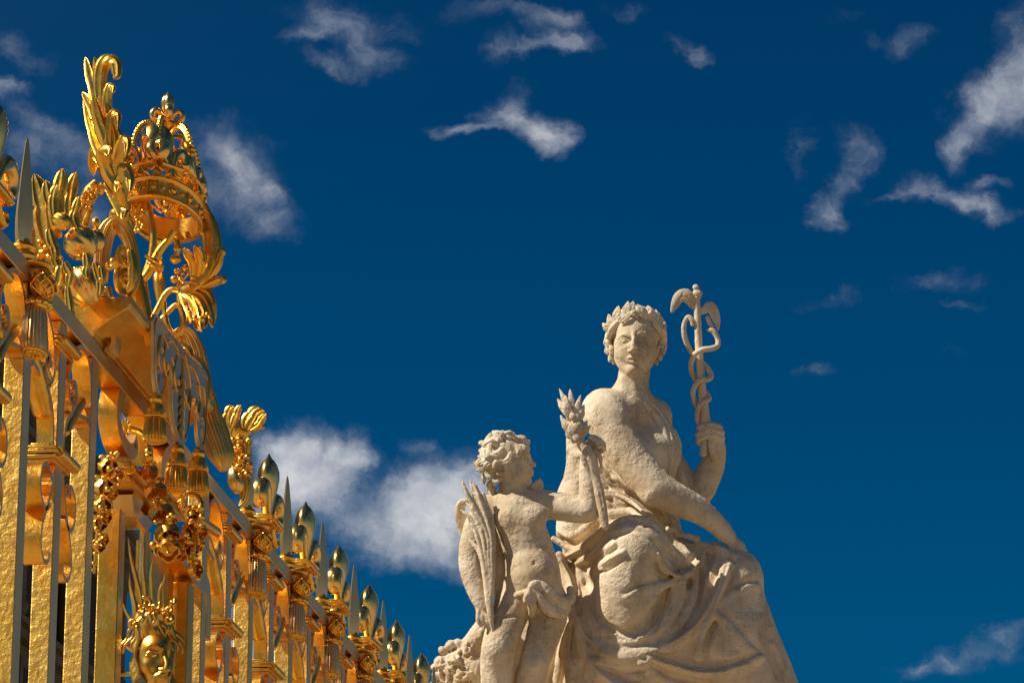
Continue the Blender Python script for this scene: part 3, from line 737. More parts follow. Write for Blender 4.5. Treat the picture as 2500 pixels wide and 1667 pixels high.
    m.lathe([(a * PXM, b * PXM) for a, b in ((8, 60), (9, 45), (12, 36), (14, 30), (12, 24), (8, 20), (13, 14), (16, 4), (14, -6), (9, -12), (12, -16), (15, -22), (15, -50), (12, -70), (9, -90))], c0, ax=(-.09, 0, 1), ns=18)
    cb(m, 'baluster', M_LEAF)
    # iron back plates and straps seen under the crown
    m = MB()
    m.sweep(pu([(330, 545), (360, 575), (400, 590), (440, 575)], 15.1), 12 * PXM, 2.5 * PXM, n=(0, -1, .4), shape='rect')
    m.sweep(pu([(424, 470), (428, 520), (426, 560)], 15.2), 14 * PXM, 2 * PXM, n=(.5, -1, 0), shape='rect')
    m.ball(PU(408, 522, 15.0), 11 * PXM, sz=.7, ax=(1, 0, 0)); m.ball(PU(378, 535, 15.1), 12 * PXM, sz=.6)
    cb(m, 'strap', M_GOLD)
    # small leafy husk under the crown at the left
    m = MB()
    for l, wd in (([(345, 470), (340, 500), (330, 520), (335, 540)], 10), ([(350, 480), (352, 510), (346, 535)], 9), ([(335, 475), (328, 500), (322, 530)], 8), ([(340, 540), (334, 560), (325, 570)], 7)):
        m.leaf(pu(l, 14.5), wd * PXM, (.3, -1, 0), lobes=3, th=.008)
    for q in range(9): m.ball(PU(340 + 9 * math.cos(q), 515 + q * 6, 14.48), 5 * PXM)
    cb(m, 'husk', M_LEAF)
def smooth_loop(l, n):
    o = []; k = len(l)
    for i in range(k):
        p0, p1, p2, p3 = l[i - 1], l[i], l[(i + 1) % k], l[(i + 2) % k]
        for q in range(n):
            t = q / n; t2, t3 = t * t, t ** 3
            o.append(tuple(.5 * (2 * p1[j] + (p2[j] - p0[j]) * t + (2 * p0[j] - 5 * p1[j] + 4 * p2[j] - p3[j]) * t2 + (3 * p1[j] - p0[j] - 3 * p2[j] + p3[j]) * t3) for j in (0, 1)))
    return o
M_PLATE = gold('dull_gilded_plate', .42, (.62, .50, .30), (.72, .58, .34), [(9, .2, .01), (70, .2, .0015)])
M_RELIEF = gold('aged_gilded_relief', .35, (.80, .42, .10), (.9, .5, .13), [(60, .3, .002)])
M_FLUTE = gold('fluted_gilding', .38, (.88, .50, .11), (.97, .60, .16), [(20, .3, .006)])
build_crest()

# ------------------------------------------------------------ royal crown
def build_crown():
    c = Vector((.088, 14.76, 5.055 + H)); RW, RU = .152, .315
    crown = fthing('royal_crown', c)
    tag(crown, 'openwork gilded crown with lily finials, pearled arches and jewelled band', 'crown')
    def pt(th, h, k=1.0): return (RW * k * math.cos(th), RU * k * math.sin(th), h)
    m = MB(); n = 64
    prof = [(.93, 0.0), (1.05, 0.0), (1.08, .008), (1.05, .018), (1.0, .024), (1.0, .078), (1.05, .084), (1.08, .094), (1.05, .104), (.93, .104)]
    vs = []
    for i in range(n):
        th = 2 * math.pi * i / n
        for (k, h) in prof: vs.append(pt(th, h, k))
    K = len(prof); fs = [(i * K + j, i * K + (j + 1) % K, ((i + 1) % n) * K + (j + 1) % K, ((i + 1) % n) * K + j) for i in range(n) for j in range(K)]
    fs = [f[::-1] for f in fs]
    m.add(vs, fs); band = m.build('band', M_GOLD, crown, angle=30)
    m = MB()
    for i in range(24):
        th = 2 * math.pi * (i + .5) / 24; nx = Vector((math.cos(th) / RW, math.sin(th) / RU, 0)).normalized(); p = Vector(pt(th, .052, 1.0))
        tn = Vector((-nx.y, nx.x, 0))
        m.mark()
        if i % 4 == 0:
            m.ball(p + nx * .004, .017, ns=12, ax=nx, sz=.8)
            m.sweep([p + nx * .004 + (tn * math.cos(a) + Vector((0, 0, 1)) * math.sin(a)) * .025 for a in [k * .5236 for k in range(13)]], .0035, .0035, n=nx, ns=6, sub=1)
        elif i % 4 == 2:
            for dz in (-.022, .022): m.sweep([p + nx * .004 - tn * .025 + Vector((0, 0, dz)), p + nx * .004 + tn * .025 + Vector((0, 0, dz))], .004, .004, n=nx, ns=6, sub=1)
            for dt in (-.025, .025): m.sweep([p + nx * .004 + tn * dt - Vector((0, 0, .025)), p + nx * .004 + tn * dt + Vector((0, 0, .025))], .004, .004, n=nx, ns=6, sub=1)
            m.lathe([(.018, 0), (.004, .014)], p + nx * .002, ax=nx, ns=4)
        else: m.ball(p + nx * .004, .010, ns=8, ax=nx)
    m.build_each('jewel', M_GOLD, band)
    # lilies standing on the band
    def lily(name, sc):
        e = empty(name, (0, 0, 0), 0, crown)
        m = MB(); m.lathe([(r * sc, h * sc) for r, h in ((.010, .03), (.014, .07), (.022, .11), (.033, .145), (.036, .17), (.031, .195), (.02, .212), (.008, .222), (.002, .232))], (0, 0, 0), ns=20, rx=1.0, ry=.75, ref=(1, 0, 0), flute=2, flamp=.18)
        m.build('petal', M_SMOOTH2, e, angle=60)
        for sg in (-1, 1):
            m = MB(); m.sweep([Vector((sg * a, 0, b)) * sc for a, b in ((.008, .04), (.022, .075), (.042, .108), (.066, .118), (.082, .098), (.078, .072), (.062, .066), (.056, .078))], [q * sc for q in (.006, .011, .018, .022, .021, .016, .011, .005)], [q * sc for q in (.010, .016, .022, .025, .024, .022, .018, .012)], n=(0, 1, 0), ns=12)
            m.build('petal', M_SMOOTH2, e, angle=60)
        m = MB(); m.sweep([Vector((-.05, 0, .045)) * sc, Vector((.05, 0, .045)) * sc], .010 * sc, .018 * sc, n=(0, 1, 0), sub=1, ns=10)
        m.sweep([Vector((0, 0, -.0)) * sc, Vector((0, 0, .04)) * sc], .010 * sc, .010 * sc, n=(0, 1, 0), sub=1)
        for sg in (-1, 1): m.sweep([Vector((sg * a, 0, b)) * sc for a, b in ((.006, .035), (.02, .012), (.032, .002))], [.009 * sc, .009 * sc, .003 * sc], .012 * sc, n=(0, 1, 0), ns=8)
        m.build('collar', M_GOLD, e)
        return e
    l0 = lily('fleur_de_lis', 1.26)
    for i in range(5):
        th = R(-102 + 48 * i)
        e = l0 if i == 0 else copy_tree(l0, (0, 0, 0))
        e.location = pt(th, .10, 1.10); nx = Vector((math.cos(th) / RW, math.sin(th) / RU, 0)).normalized()
        e.rotation_euler = (-.22, 0, math.atan2(nx.y, nx.x) - math.pi / 2)
        e.rotation_euler = (R(-17), 0, math.atan2(nx.y, nx.x) + math.pi / 2)
    m = MB()                        # thin loops and pearls between the lilies
    for i in range(7):
        a0 = R(-150 + 48 * i); a1 = a0 + R(48)
        l = []
        for q in range(13):
            f = q / 12; th = a0 + (a1 - a0) * f
            l.append(pt(th, .105 + .045 * abs(math.cos(math.pi * f)) * (1 if abs(f - .5) > .0 else 1) + (.05 * math.exp(-((f - .5) * 9) ** 2)), 1.02))
        m.sweep(l, .006, .006, n=(0, 0, 1), ns=7, sub=1)
        m.ball(pt((a0 + a1) / 2, .185, 1.02), .017, ns=12)
    m.build('loop', M_GOLD, crown)
    # arches with pearls
    top = .45
    for i in range(6):
        th = R(-78 + 60 * i); l = []
        for q in range(10):
            f = q / 9; k = math.cos(f * math.pi / 2) ** .7 * 1.04; h = .11 + (top - .11) * (math.sin(f * math.pi / 2) ** .8) - .05 * (f ** 6)
            l.append(Vector(pt(th, h, max(k * .90, .07) + .05 * math.sin(f * math.pi))))
        nx = Vector((-math.sin(th) * RW, math.cos(th) * RU, 0)).normalized(); tn = nx
        m = MB(); m.sweep(l, .005, [.018, .019, .020, .020, .019, .018, .016, .014, .012, .010], n=tn, shape='rect', sub=2)
        ar = m.build('arch', M_GOLD, crown)
        m = MB()
        for q in range(13):
            f = .25 + q * .05; x = f * 9; j = int(x); p = l[j].lerp(l[min(j + 1, 9)], x - j)
            up = Vector((p.x, p.y, (p.z - .1) * 1.0)).normalized(); m.ball(p + up * .015, .0125, ns=8)
        m.build('pearls', M_GOLD, ar)
    m = MB(); m.lathe([(.004, top - .13), (.018, top - .09), (.026, top - .05), (.028, top - .02), (.045, top - .01), (.050, top + .004), (.045, top + .016), (.03, top + .022), (.034, top + .03)], (0, 0, 0), ns=20)
    m.build('knop', M_GOLD, crown)
    s0 = lily('top_lily', .82)
    s0.location = (0, 0, top - .025); s0.rotation_euler = (0, 0, R(18))
    s1 = copy_tree(s0, (0, 0, top - .025)); s1.rotation_euler = (0, 0, R(108))
build_crown()

# ------------------------------------------------------------ fruit, flames of leaves
def build_fruit():
    def pump(x, y, u, r, sz, name, parent, ax=(0, 0, 1), fl=8):
        m = MB(); m.ball(PU(x, y, u), r * PXM, ns=56, sz=sz, ax=ax, flute=fl, flamp=.13)
        c = PU(x, y, u); a = Vector(ax).normalized(); m.ball(c + a * (r * sz * PXM * -1.0), r * .12 * PXM, ns=8)
        return m.build(name, M_SMOOTH2, parent, base=parent_base, angle=60)
    b = PU(190, 700, 13.7); parent_base = b
    f1 = fthing('fruit_cluster', b)
    tag(f1, 'gilded gourds with flame shaped leaves and corn ear left of the tall plume', 'fruit cluster', 'fruit clusters on the crest')
    pump(197, 594, 13.75, 40, 1.02, 'gourd', f1, (.75, -.3, -.5)); pump(205, 700, 13.75, 44, 1.12, 'gourd', f1, (.5, 0, -1), 6); pump(225, 590, 13.85, 30, 1.0, 'gourd', f1, (.2, 0, -1), 6)
    m = MB(); m.ball(PU(150, 541, 13.65), 20 * PXM, ns=40, flute=9, flamp=.15, ax=(.8, -.3, -.4), sz=1.2); m.build('bud', M_GOLD, f1, base=b, angle=60)
    m = MB()
    for l, wd, u in (([(118, 590), (110, 530), (100, 470), (84, 424)], 22, 13.9), ([(130, 580), (128, 520), (118, 470), (112, 440)], 15, 13.8), ([(140, 560), (138, 500), (150, 440), (152, 412)], 15, 13.7), ([(132, 530), (130, 490), (134, 465), (140, 452)], 9, 13.65),
                     ([(178, 550), (172, 500), (178, 450), (186, 420)], 13, 13.75), ([(105, 640), (95, 580), (92, 520), (86, 470)], 20, 14.0), ([(150, 560), (156, 520), (160, 480), (150, 455)], 10, 13.8),
                     ([(190, 560), (180, 530), (188, 500), (192, 480)], 9, 13.7), ([(198, 570), (205, 540), (215, 510), (205, 490)], 12, 13.9), ([(182, 560), (190, 520), (190, 500)], 10, 13.8),
                     ([(120, 560), (128, 590), (136, 612), (134, 640)], 11, 13.6), ([(150, 650), (150, 680), (143, 700), (146, 712)], 14, 13.6), ([(158, 640), (170, 670), (166, 700)], 9, 13.6), ([(130, 625), (140, 650), (134, 665)], 9, 13.6),
                     ([(165, 700), (170, 740), (174, 770), (177, 795)], 8, 13.6), ([(210, 618), (214, 640), (210, 665), (214, 680)], 9, 13.6), ([(232, 640), (242, 670), (246, 700), (240, 730)], 9, 13.65), ([(246, 650), (250, 680), (244, 700)], 7, 13.65)):
        m.leaf(pu(l, u), wd * 1.35 * PXM, (.35, -1, .0), lobes=2, th=.004, cup=.35, lobe_amp=.3, ns=26, pleat=.10)
    m.build('leaf', M_LEAF, f1, base=b)
    m = MB(); m.sweep(pu([(192, 535), (205, 500), (222, 470), (238, 446)], 13.85), [8 * PXM, 15 * PXM, 19 * PXM, 12 * PXM], [8 * PXM, 15 * PXM, 19 * PXM, 12 * PXM], n=(0, -1, 0))
    for k in range(70):
        f = random.random(); x = 205 + 34 * f + random.uniform(-15, 15); y = 505 - 62 * f + random.uniform(-12, 12); m.ball(PU(x, y, 13.84 - random.random() * .05), random.uniform(3.5, 6) * PXM, ns=7)
    m.build('corn_ear', M_LEAF, f1, base=b)
    m = MB()
    for k in range(60):
        m.ball(PU(120 + random.uniform(-22, 24), 625 + random.uniform(-75, 80), 13.95 + random.random() * .1), random.uniform(5, 12) * PXM, ns=8)
    m.sweep(pu([(110, 560), (125, 640), (150, 730), (170, 780)], 14.0), 16 * PXM, 14 * PXM, n=(0, -1, 0))
    m.build('backing', M_LEAF, f1, base=b)
    m = MB(); m.ball(PU(234, 545, 14.1), 11 * PXM, sz=1.3, ns=12); m.ball(PU(236, 566, 14.1), 13 * PXM, sz=.6, ns=12); m.ball(PU(236, 580, 14.1), 10 * PXM, sz=.6, ns=12); m.build('bud', M_GOLD, f1, base=b)
    # the right hand cluster
    b = PU(570, 1160, 16.3); parent_base = b
    f2 = fthing('fruit_cluster', b)
    tag(f2, 'smaller gilded grapes, gourd and curled blossoms at right end of the crest', 'fruit cluster', 'fruit clusters on the crest')
    P2 = 16.9 / F_PX
    m = MB(); m.ball(PU(576, 1172, 16.3), 21 * P2, ns=40, sz=1.75, ax=(-.25, 0, 1), flute=5, flamp=.08); m.build('gourd', M_SMOOTH2, f2, base=b, angle=60)
    m = MB(); m.ball(PU(586, 1056, 16.35), 22 * P2, ns=40, sz=1.05, flute=8, flamp=.12, ax=(.4, -.2, 1)); m.build('bud', M_GOLD, f2, base=b, angle=60)
    m = MB()
    for k in range(34):
        x = 588 + random.uniform(-18, 20); y = 1118 + random.uniform(-44, 44); m.ball(PU(x + (y - 1118) * .18, y, 16.3 + random.uniform(-.04, .04)), random.uniform(6, 10.5) * P2, ns=10)
    m.build('grapes', M_GOLD, f2, base=b)
    m = MB()
    for l, wd in (([(560, 1045), (556, 1020), (562, 1000), (572, 992)], 12), ([(566, 1045), (575, 1020), (582, 1000), (588, 988)], 9), ([(606, 1050), (618, 1030), (630, 1010), (646, 1004)], 16), ([(600, 1045), (606, 1020), (622, 1002), (634, 996)], 13),
                  ([(612, 1050), (628, 1040), (640, 1022), (650, 1010)], 10), ([(575, 1100), (570, 1125), (584, 1150)], 9), ([(590, 1170), (596, 1195), (590, 1220)], 10), ([(600, 1150), (604, 1185), (596, 1220), (582, 1235)], 8), ([(610, 1070), (606, 1090), (602, 1110)], 7)):
        m.leaf(pu(l, 16.3), wd * 1.2 * P2, (.35, -1, 0), lobes=2, th=.005, cup=.35, lobe_amp=.3, pleat=.10)
    for k in range(26): m.ball(PU(622 + random.uniform(-18, 20), 1024 + random.uniform(-16, 24), 16.33), random.uniform(3, 6) * P2, ns=7)
    for k in range(10): m.ball(PU(564 + random.uniform(-7, 9), 1020 + random.uniform(-16, 12), 16.33), random.uniform(4, 7) * P2, ns=7)
    m.sweep(pu([(600, 1060), (616, 1035), (632, 1015)], 16.36), [8 * P2, 14 * P2, 14 * P2], 12 * P2, n=(0, -1, 0))
    m.sweep(pu([(575, 1040), (582, 1110), (588, 1190)], 16.42), [20 * P2, 24 * P2, 18 * P2], 12 * P2, n=(0, -1, 0))
    m.build('leaf', M_LEAF, f2, base=b)
build_fruit()

# ------------------------------------------------------------ gate below the crest: frame, big scrolls, garlands
def build_gate():
    g = fthing('ornate_gate', (0, 14.5, 0)); gb = (0, 14.5, 0)
    tag(g, 'gilded gate frame with arched top, heavy C scrolls and moulded blocks below the crest', 'gate')
    def B(m, n, mt, **k):
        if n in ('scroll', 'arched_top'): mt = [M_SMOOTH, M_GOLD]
        return m.build(n, mt, g, base=gb, **k)
    m = MB(); m.box((-.10, 14.50, 0), (-.006, 14.60, PW(300, 1243, 0).z)); B(m, 'post', M_GOLD, bev=.004)
    m = MB(); m.box((-.092, 15.86, 0), (-.006, 15.99, PW(484, 1440, 0).z)); B(m, 'post', [M_GOLD], bev=.004)
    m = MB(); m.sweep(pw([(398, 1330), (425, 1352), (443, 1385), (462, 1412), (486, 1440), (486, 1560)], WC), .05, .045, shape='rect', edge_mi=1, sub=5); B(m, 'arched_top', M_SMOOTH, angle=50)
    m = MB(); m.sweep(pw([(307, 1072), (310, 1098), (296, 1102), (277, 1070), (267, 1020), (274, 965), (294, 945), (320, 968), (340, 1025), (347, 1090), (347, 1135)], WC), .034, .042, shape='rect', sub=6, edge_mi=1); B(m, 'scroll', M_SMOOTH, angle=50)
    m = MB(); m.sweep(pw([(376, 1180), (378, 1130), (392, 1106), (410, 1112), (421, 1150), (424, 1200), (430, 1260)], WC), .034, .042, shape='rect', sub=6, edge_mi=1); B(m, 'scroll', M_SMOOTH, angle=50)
    z = PW(320, 1165, 0).z
    m = MB()
    for (a, b_, e) in ((-.055, -.035, .014), (-.035, .0, .0), (.0, .03, .012), (.03, .055, .0)): m.box((-.10 - e, 14.5 - e, z + a), (.02 + e, 15.05 + e, z + b_ - .001))
    m.sweep([(.03, 14.5, z), (.03, 15.1, z)], .026, .026, sub=1); B(m, 'moulded_block', M_GOLD, bev=.004)
    m = MB(); m.sweep(pw([(300, 1235), (318, 1215), (322, 1200)], WC), .05, .045, shape='rect', edge_mi=1); m.sweep(pw([(305, 1245), (330, 1275), (345, 1268), (352, 1240), (350, 1200)], WC), .03, .045, shape='rect', sub=6, edge_mi=1); B(m, 'scroll', M_SMOOTH, angle=50)
    m = MB(); m.box((-.07, 14.93, 4.262 + H), (-.02, 15.03, 4.264 + H))
    m.sweep(pw([(352, 1270), (350, 1350), (346, 1455)], -.03), .022, .022); m.sweep(pw([(360, 1300), (358, 1370), (352, 1455)], -.06), .018, .018)
    B(m, 'rod', M_SMOOTH2)
    m = MB()
    z2_ = PW(420, 1235, 0).z
    for (a, b_, e) in ((-.03, -.01, .012), (-.01, .02, 0), (.02, .035, .010)): m.box((-.10 - e, 15.30 - e, z2_ + a), (.01 + e, 15.62 + e, z2_ + b_ - .001))
    m.sweep(pw([(440, 1235), (472, 1260), (530, 1300)], .02), .024, .024)
    B(m, 'moulded_block', M_GOLD, bev=.004)
    m = MB(); m.box((-.09, 15.15, 0), (-.075, 15.85, PW(440, 1420, -.08).z)); B(m, 'panel', M_GOLD)
    # garlands of bell flowers
    def bell(m, c, r, ax, open_=True):
        m.lathe([(r * .1, -r * .95), (r * .55, -r * .8), (r * .92, -r * .3), (r, r * .2), (r * .86, r * .75), (r * .78, r * .72), (r * .85, r * .15), (r * .7, -r * .3), (r * .1, -r * .5)], c, ax=ax, ns=24, flute=4, flamp=.22)
        a = Vector(ax).normalized(); m.sweep([Vector(c) - a * r * .4, Vector(c) + a * r * .95], r * .10, r * .10, sub=1, n=(0, 1, .1)); m.ball(Vector(c) + a * r * 1.0, r * .2, ns=8)
    def garland(label, u, flowers, stalk, extra):
        b = PU(flowers[0][0], flowers[0][1], u); e = fthing('flower_garland', b); tag(e, label, 'garland', 'flower garlands hanging in the gate')
        k = (u * CP + 3.6 * SP) / F_PX
        for (x, y, r, ax) in flowers:
            m = MB(); bell(m, PU(x, y, u), r * k, ax); m.build('bellflower', M_LEAF, e, base=b, angle=50)
        m = MB(); lf = MB()
        if stalk: m.sweep(pu(stalk[0], u), [q * k for q in stalk[1]], [q * k for q in stalk[1]], n=(0, -1, 0))
        for (x, y, r) in extra: lf.mark(); lf.ball(PU(x, y, u - .06), r * k, ns=10)
        lf.build_each('berry', M_GOLD, e, base=b); lf = MB()
        for (x, y, r, ax) in flowers:
            for q in range(4):
                th = q * 1.57 + .4; lf.mark(); lf.leaf(pu([(x + 2 * math.cos(th), y - r * .7), (x + r * .5 * math.cos(th), y - r * 1.0), (x + r * .9 * math.cos(th), y - r * .8 + 3 * math.sin(th))], u + .02 * math.sin(th) - .03), r * .28 * k, (.2, -1, 0), lobes=2, ns=8, nt=5, th=.004)
        m.build('stem', M_LEAF, e, base=b); lf.build_each('leaf', M_LEAF, e, base=b)
        return e
    garland('string of gilded bell flowers hanging beside the spear bar left of the gate post', 14.35,
            [(262, 1138, 24, (.5, -.6, -.4)), (284, 1160, 17, (.5, -.4, -.7)), (250, 1190, 26, (.6, -.5, -.2)), (272, 1205, 16, (.4, -.5, -.6)), (246, 1235, 24, (.6, -.6, -.2)), (256, 1262, 17, (.5, -.6, -.5)), (240, 1280, 20, (.6, -.6, 0)), (252, 1318, 14, (.4, -.6, -.6)), (240, 1335, 16, (.6, -.6, 0))],
            ([(290, 1105), (276, 1120), (256, 1180), (246, 1250), (238, 1320), (230, 1400)], [6, 8, 10, 10, 8, 3]),
            [(267, 1145, 8), (262, 1195, 8), (246, 1240, 8), (236, 1292, 8), (240, 1326, 8), (273, 1108, 6), (290, 1170, 6), (290, 1185, 5), (232, 1352, 6), (228, 1375, 5), (226, 1392, 4)])
    garland('curved stalk dropping a string of large gilded bell flowers in the middle of the gate', 14.6,
            [(364, 1150, 21, (.3, -.3, -.9)), (378, 1196, 27, (.4, -.5, -.8)), (393, 1250, 30, (.35, -.5, -.8)), (408, 1300, 30, (.4, -.5, -.8)), (410, 1340, 30, (.2, -.7, -.5))],
            ([(312, 1045), (322, 1048), (340, 1054), (355, 1068), (361, 1090), (362, 1125)], [9, 8, 7, 7, 8, 9]),
            [(362, 1104, 11), (362, 1116, 12), (377, 1228, 5), (412, 1265, 8), (374, 1332, 11), (380, 1275, 6), (420, 1258, 8)])
    garland('small gilded blossoms and berries drooping from a thin stalk at right gate post', 15.05,
            [(470, 1258, 21, (.3, -.4, -.8)), (464, 1290, 21, (.4, -.6, -.5)), (488, 1300, 18, (.5, -.4, -.6)), (446, 1325, 19, (.1, -.8, -.5)), (466, 1340, 20, (.4, -.7, -.5)), (482, 1330, 16, (.6, -.5, -.4)), (445, 1352, 16, (0, -.6, -.8)), (474, 1390, 20, (.8, -.5, -.1))],
            ([(448, 1215), (462, 1206), (480, 1210), (491, 1225), (490, 1245), (482, 1280), (470, 1350), (474, 1400)], [5, 5, 5, 6, 8, 12, 10, 5]),
            [(490, 1240, 9), (492, 1262, 8), (456, 1305, 8), (462, 1322, 8), (478, 1360, 7), (462, 1368, 8), (484, 1412, 7), (495, 1330, 7), (436, 1332, 7)])
    # stalk flowers
    m = MB()
    for k in range(12):
        th = k * .6; m.mark(); m.leaf(pu([(308, 1046), (306 + 8 * math.cos(th), 1044 + 12 * math.sin(th)), (306 + 14 * math.cos(th), 1043 + 22 * math.sin(th))], 14.58), 4.5 * PXM, (.1, -1, 0), lobes=2, ns=8, nt=5)
        m.mark(); m.leaf(pu([(448, 1215), (446 + 6 * math.cos(th), 1220 + 12 * math.sin(th)), (444 + 11 * math.cos(th), 1222 + 26 * math.sin(th))], 15.0), 3.5 * PXM, (.1, -1, 0), lobes=2, ns=8, nt=5)
    m.build_each('rosette_leaf', M_LEAF, g, base=gb)
build_gate()
# ------------------------------------------------------------ sculpting tool: signed distance fields, meshed by surface nets
class Field:
    """x: photo px to the right, y: photo px up (-py), z: px towards the camera; distances in px"""
    def __init__(s, x0, x1, y0, y1, z0, z1, h):
        s.h = h; s.o = np.array([x0, -y1, z0], dtype=np.float32)
        s.n = (int((x1 - x0) / h) + 2, int((y1 - y0) / h) + 2, int((z1 - z0) / h) + 2)
        s.a = np.full(s.n, 60.0, dtype=np.float32)
    def sub(s, lo, hi, mg):
        i0 = [max(0, int((lo[k] - mg - s.o[k]) / s.h)) for k in range(3)]
        i1 = [min(s.n[k], int((hi[k] + mg - s.o[k]) / s.h) + 2) for k in range(3)]
        if any(i1[k] <= i0[k] for k in range(3)): return None
        g = [((np.arange(i0[k], i1[k]) * s.h) + s.o[k]).astype(np.float32) for k in range(3)]
        return (slice(i0[0], i1[0]), slice(i0[1], i1[1]), slice(i0[2], i1[2])), g[0][:, None, None], g[1][None, :, None], g[2][None, None, :]
    def blend(s, sl, d, k, op):
        a = s.a[sl]
        if op == 'sub':
            if k > 0:
                h = np.maximum(k - np.abs(a + d), 0) / k; s.a[sl] = np.maximum(a, -d) + h * h * k * .25
            else: s.a[sl] = np.maximum(a, -d)
        elif op == 'int': s.a[sl] = np.maximum(a, d)
        else:
            if k > 0:
                h = np.maximum(k - np.abs(a - d), 0) / k; s.a[sl] = np.minimum(a, d) - h * h * k * .25
            else: s.a[sl] = np.minimum(a, d)
    def ell(s, c, r, rot=(0, 0, 0), k=10, op='add'):
        c = np.array([c[0], -c[1], c[2]]); R_ = max(r)
        q = s.sub(c - R_, c + R_, k + 8)
        if q is None: return
        sl, X, Y, Z = q; X = X - c[0]; Y = Y - c[1]; Z = Z - c[2]
        if any(rot):
            M = np.array(Matrix.Rotation(R(rot[2]), 3, 'Z') @ Matrix.Rotation(R(rot[1]), 3, 'Y') @ Matrix.Rotation(R(rot[0]), 3, 'X')).T.astype(np.float32)
            X, Y, Z = (M[0, 0] * X + M[0, 1] * Y + M[0, 2] * Z, M[1, 0] * X + M[1, 1] * Y + M[1, 2] * Z, M[2, 0] * X + M[2, 1] * Y + M[2, 2] * Z)
        k0 = np.sqrt((X / r[0]) ** 2 + (Y / r[1]) ** 2 + (Z / r[2]) ** 2)
        k1 = np.sqrt((X / r[0] ** 2) ** 2 + (Y / r[1] ** 2) ** 2 + (Z / r[2] ** 2) ** 2) + 1e-6
        d = (k0 * (k0 - 1) / k1).astype(np.float32)
        s.blend(sl, d, k, op)
    def chain(s, pts, k=8, op='add', sub=4, flat=1.0, n=None):
        """pts: (px, py, z, r); tapered tube through the points; flat < 1 thins it along n"""
        P = np.array([(p[0], -p[1], p[2], p[3]) for p in pts], dtype=np.float64); m = len(P)
        if sub > 1 and m > 2:
            Q = []
            for i in range(m - 1):
                p0, p1, p2, p3 = P[max(i - 1, 0)], P[i], P[i + 1], P[min(i + 2, m - 1)]
                for j in range(sub):
                    t = j / sub
                    v = .5 * (2 * p1 + (p2 - p0) * t + (2 * p0 - 5 * p1 + 4 * p2 - p3) * t * t + (3 * p1 - p0 - 3 * p2 + p3) * t ** 3)
                    v[3] = p1[3] + (p2[3] - p1[3]) * t; Q.append(v)
            Q.append(P[-1]); P = np.array(Q)
        rm = P[:, 3].max()
        q = s.sub(P[:, :3].min(0) - rm, P[:, :3].max(0) + rm, k + 6)
        if q is None: return
        sl, X, Y, Z = q
        D = np.full(s.a[sl].shape, 1e3, dtype=np.float32); off = np.array([v.start for v in sl])
        if n is not None: n = np.array(n, dtype=np.float64); n[1] = -n[1]; n = n / np.linalg.norm(n)
        for i in range(len(P) - 1):
            a, b = P[i], P[i + 1]; r_ = max(a[3], b[3])
            qq = s.sub(np.minimum(a[:3], b[:3]) - r_, np.maximum(a[:3], b[:3]) + r_, k + 6)
            if qq is None: continue
            s2, X, Y, Z = qq; l = tuple(slice(v.start - o, v.stop - o) for v, o in zip(s2, off))
            ab = b[:3] - a[:3]; L2 = max((ab ** 2).sum(), 1e-6)
            x, y, z = X - a[0], Y - a[1], Z - a[2]
            t = np.clip((x * ab[0] + y * ab[1] + z * ab[2]) / L2, 0, 1).astype(np.float32)
            dx, dy, dz = x - t * ab[0], y - t * ab[1], z - t * ab[2]
            q2 = dx * dx + dy * dy + dz * dz
            if n is not None:
                dn = dx * n[0] + dy * n[1] + dz * n[2]
                q2 = q2 - dn * dn + (dn / flat) ** 2
            r = a[3] + (b[3] - a[3]) * t
            d = (np.sqrt(np.maximum(q2, 0)) - r).astype(np.float32)
            if n is not None: d = d * (.5 + .5 * flat)
            D[l] = np.minimum(D[l], d)
        s.blend(sl, D, k, op)
    def cut(s, axis, v, keep_less=True):
        g = (np.arange(s.n[axis]) * s.h + s.o[axis]).astype(np.float32)
        sh = [1, 1, 1]; sh[axis] = -1; d = (g - v if keep_less else v - g).reshape(sh)
        s.a = np.maximum(s.a, d)
    def front(s, px, py, default=None):
        """z of the surface nearest the camera at this photo pixel"""
        i = int(round((px - s.o[0]) / s.h)); j = int(round((-py - s.o[1]) / s.h))
        i = min(max(i, 0), s.n[0] - 1); j = min(max(j, 0), s.n[1] - 1)
        col = s.a[i, j, :]; w_ = np.nonzero(col < 0)[0]
        if len(w_) == 0: return default
        q = w_[-1]; z = s.o[2] + q * s.h
        if q + 1 < s.n[2]:
            a, b = col[q], col[q + 1]; z += s.h * a / (a - b + 1e-9)
        return float(z)
    def onsurf(s, pts, off=0.0):
        o = []; last = None
        zs = [s.front(p[0], p[1]) for p in pts]
        for i, z in enumerate(zs):
            if z is None:
                near = [(abs(i - j), zz) for j, zz in enumerate(zs) if zz is not None]
                z = min(near)[1] if near else 0.0
            o.append(z)
        o = [o[0]] + [(o[i - 1] + 2 * o[i] + o[i + 1]) / 4 for i in range(1, len(o) - 1)] + [o[-1]] if len(o) > 2 else o
        return [(p[0], p[1], z + (p[3] if len(p) > 3 else off), p[2]) for p, z in zip(pts, o)]
    def ridge(s, pts, off=0.0, k=8, fl=1.0):
        s.chain(s.onsurf(pts, off), k=k)
    def groove(s, pts, off=0.0, k=5):
        s.chain(s.onsurf(pts, off), k=k, op='sub')
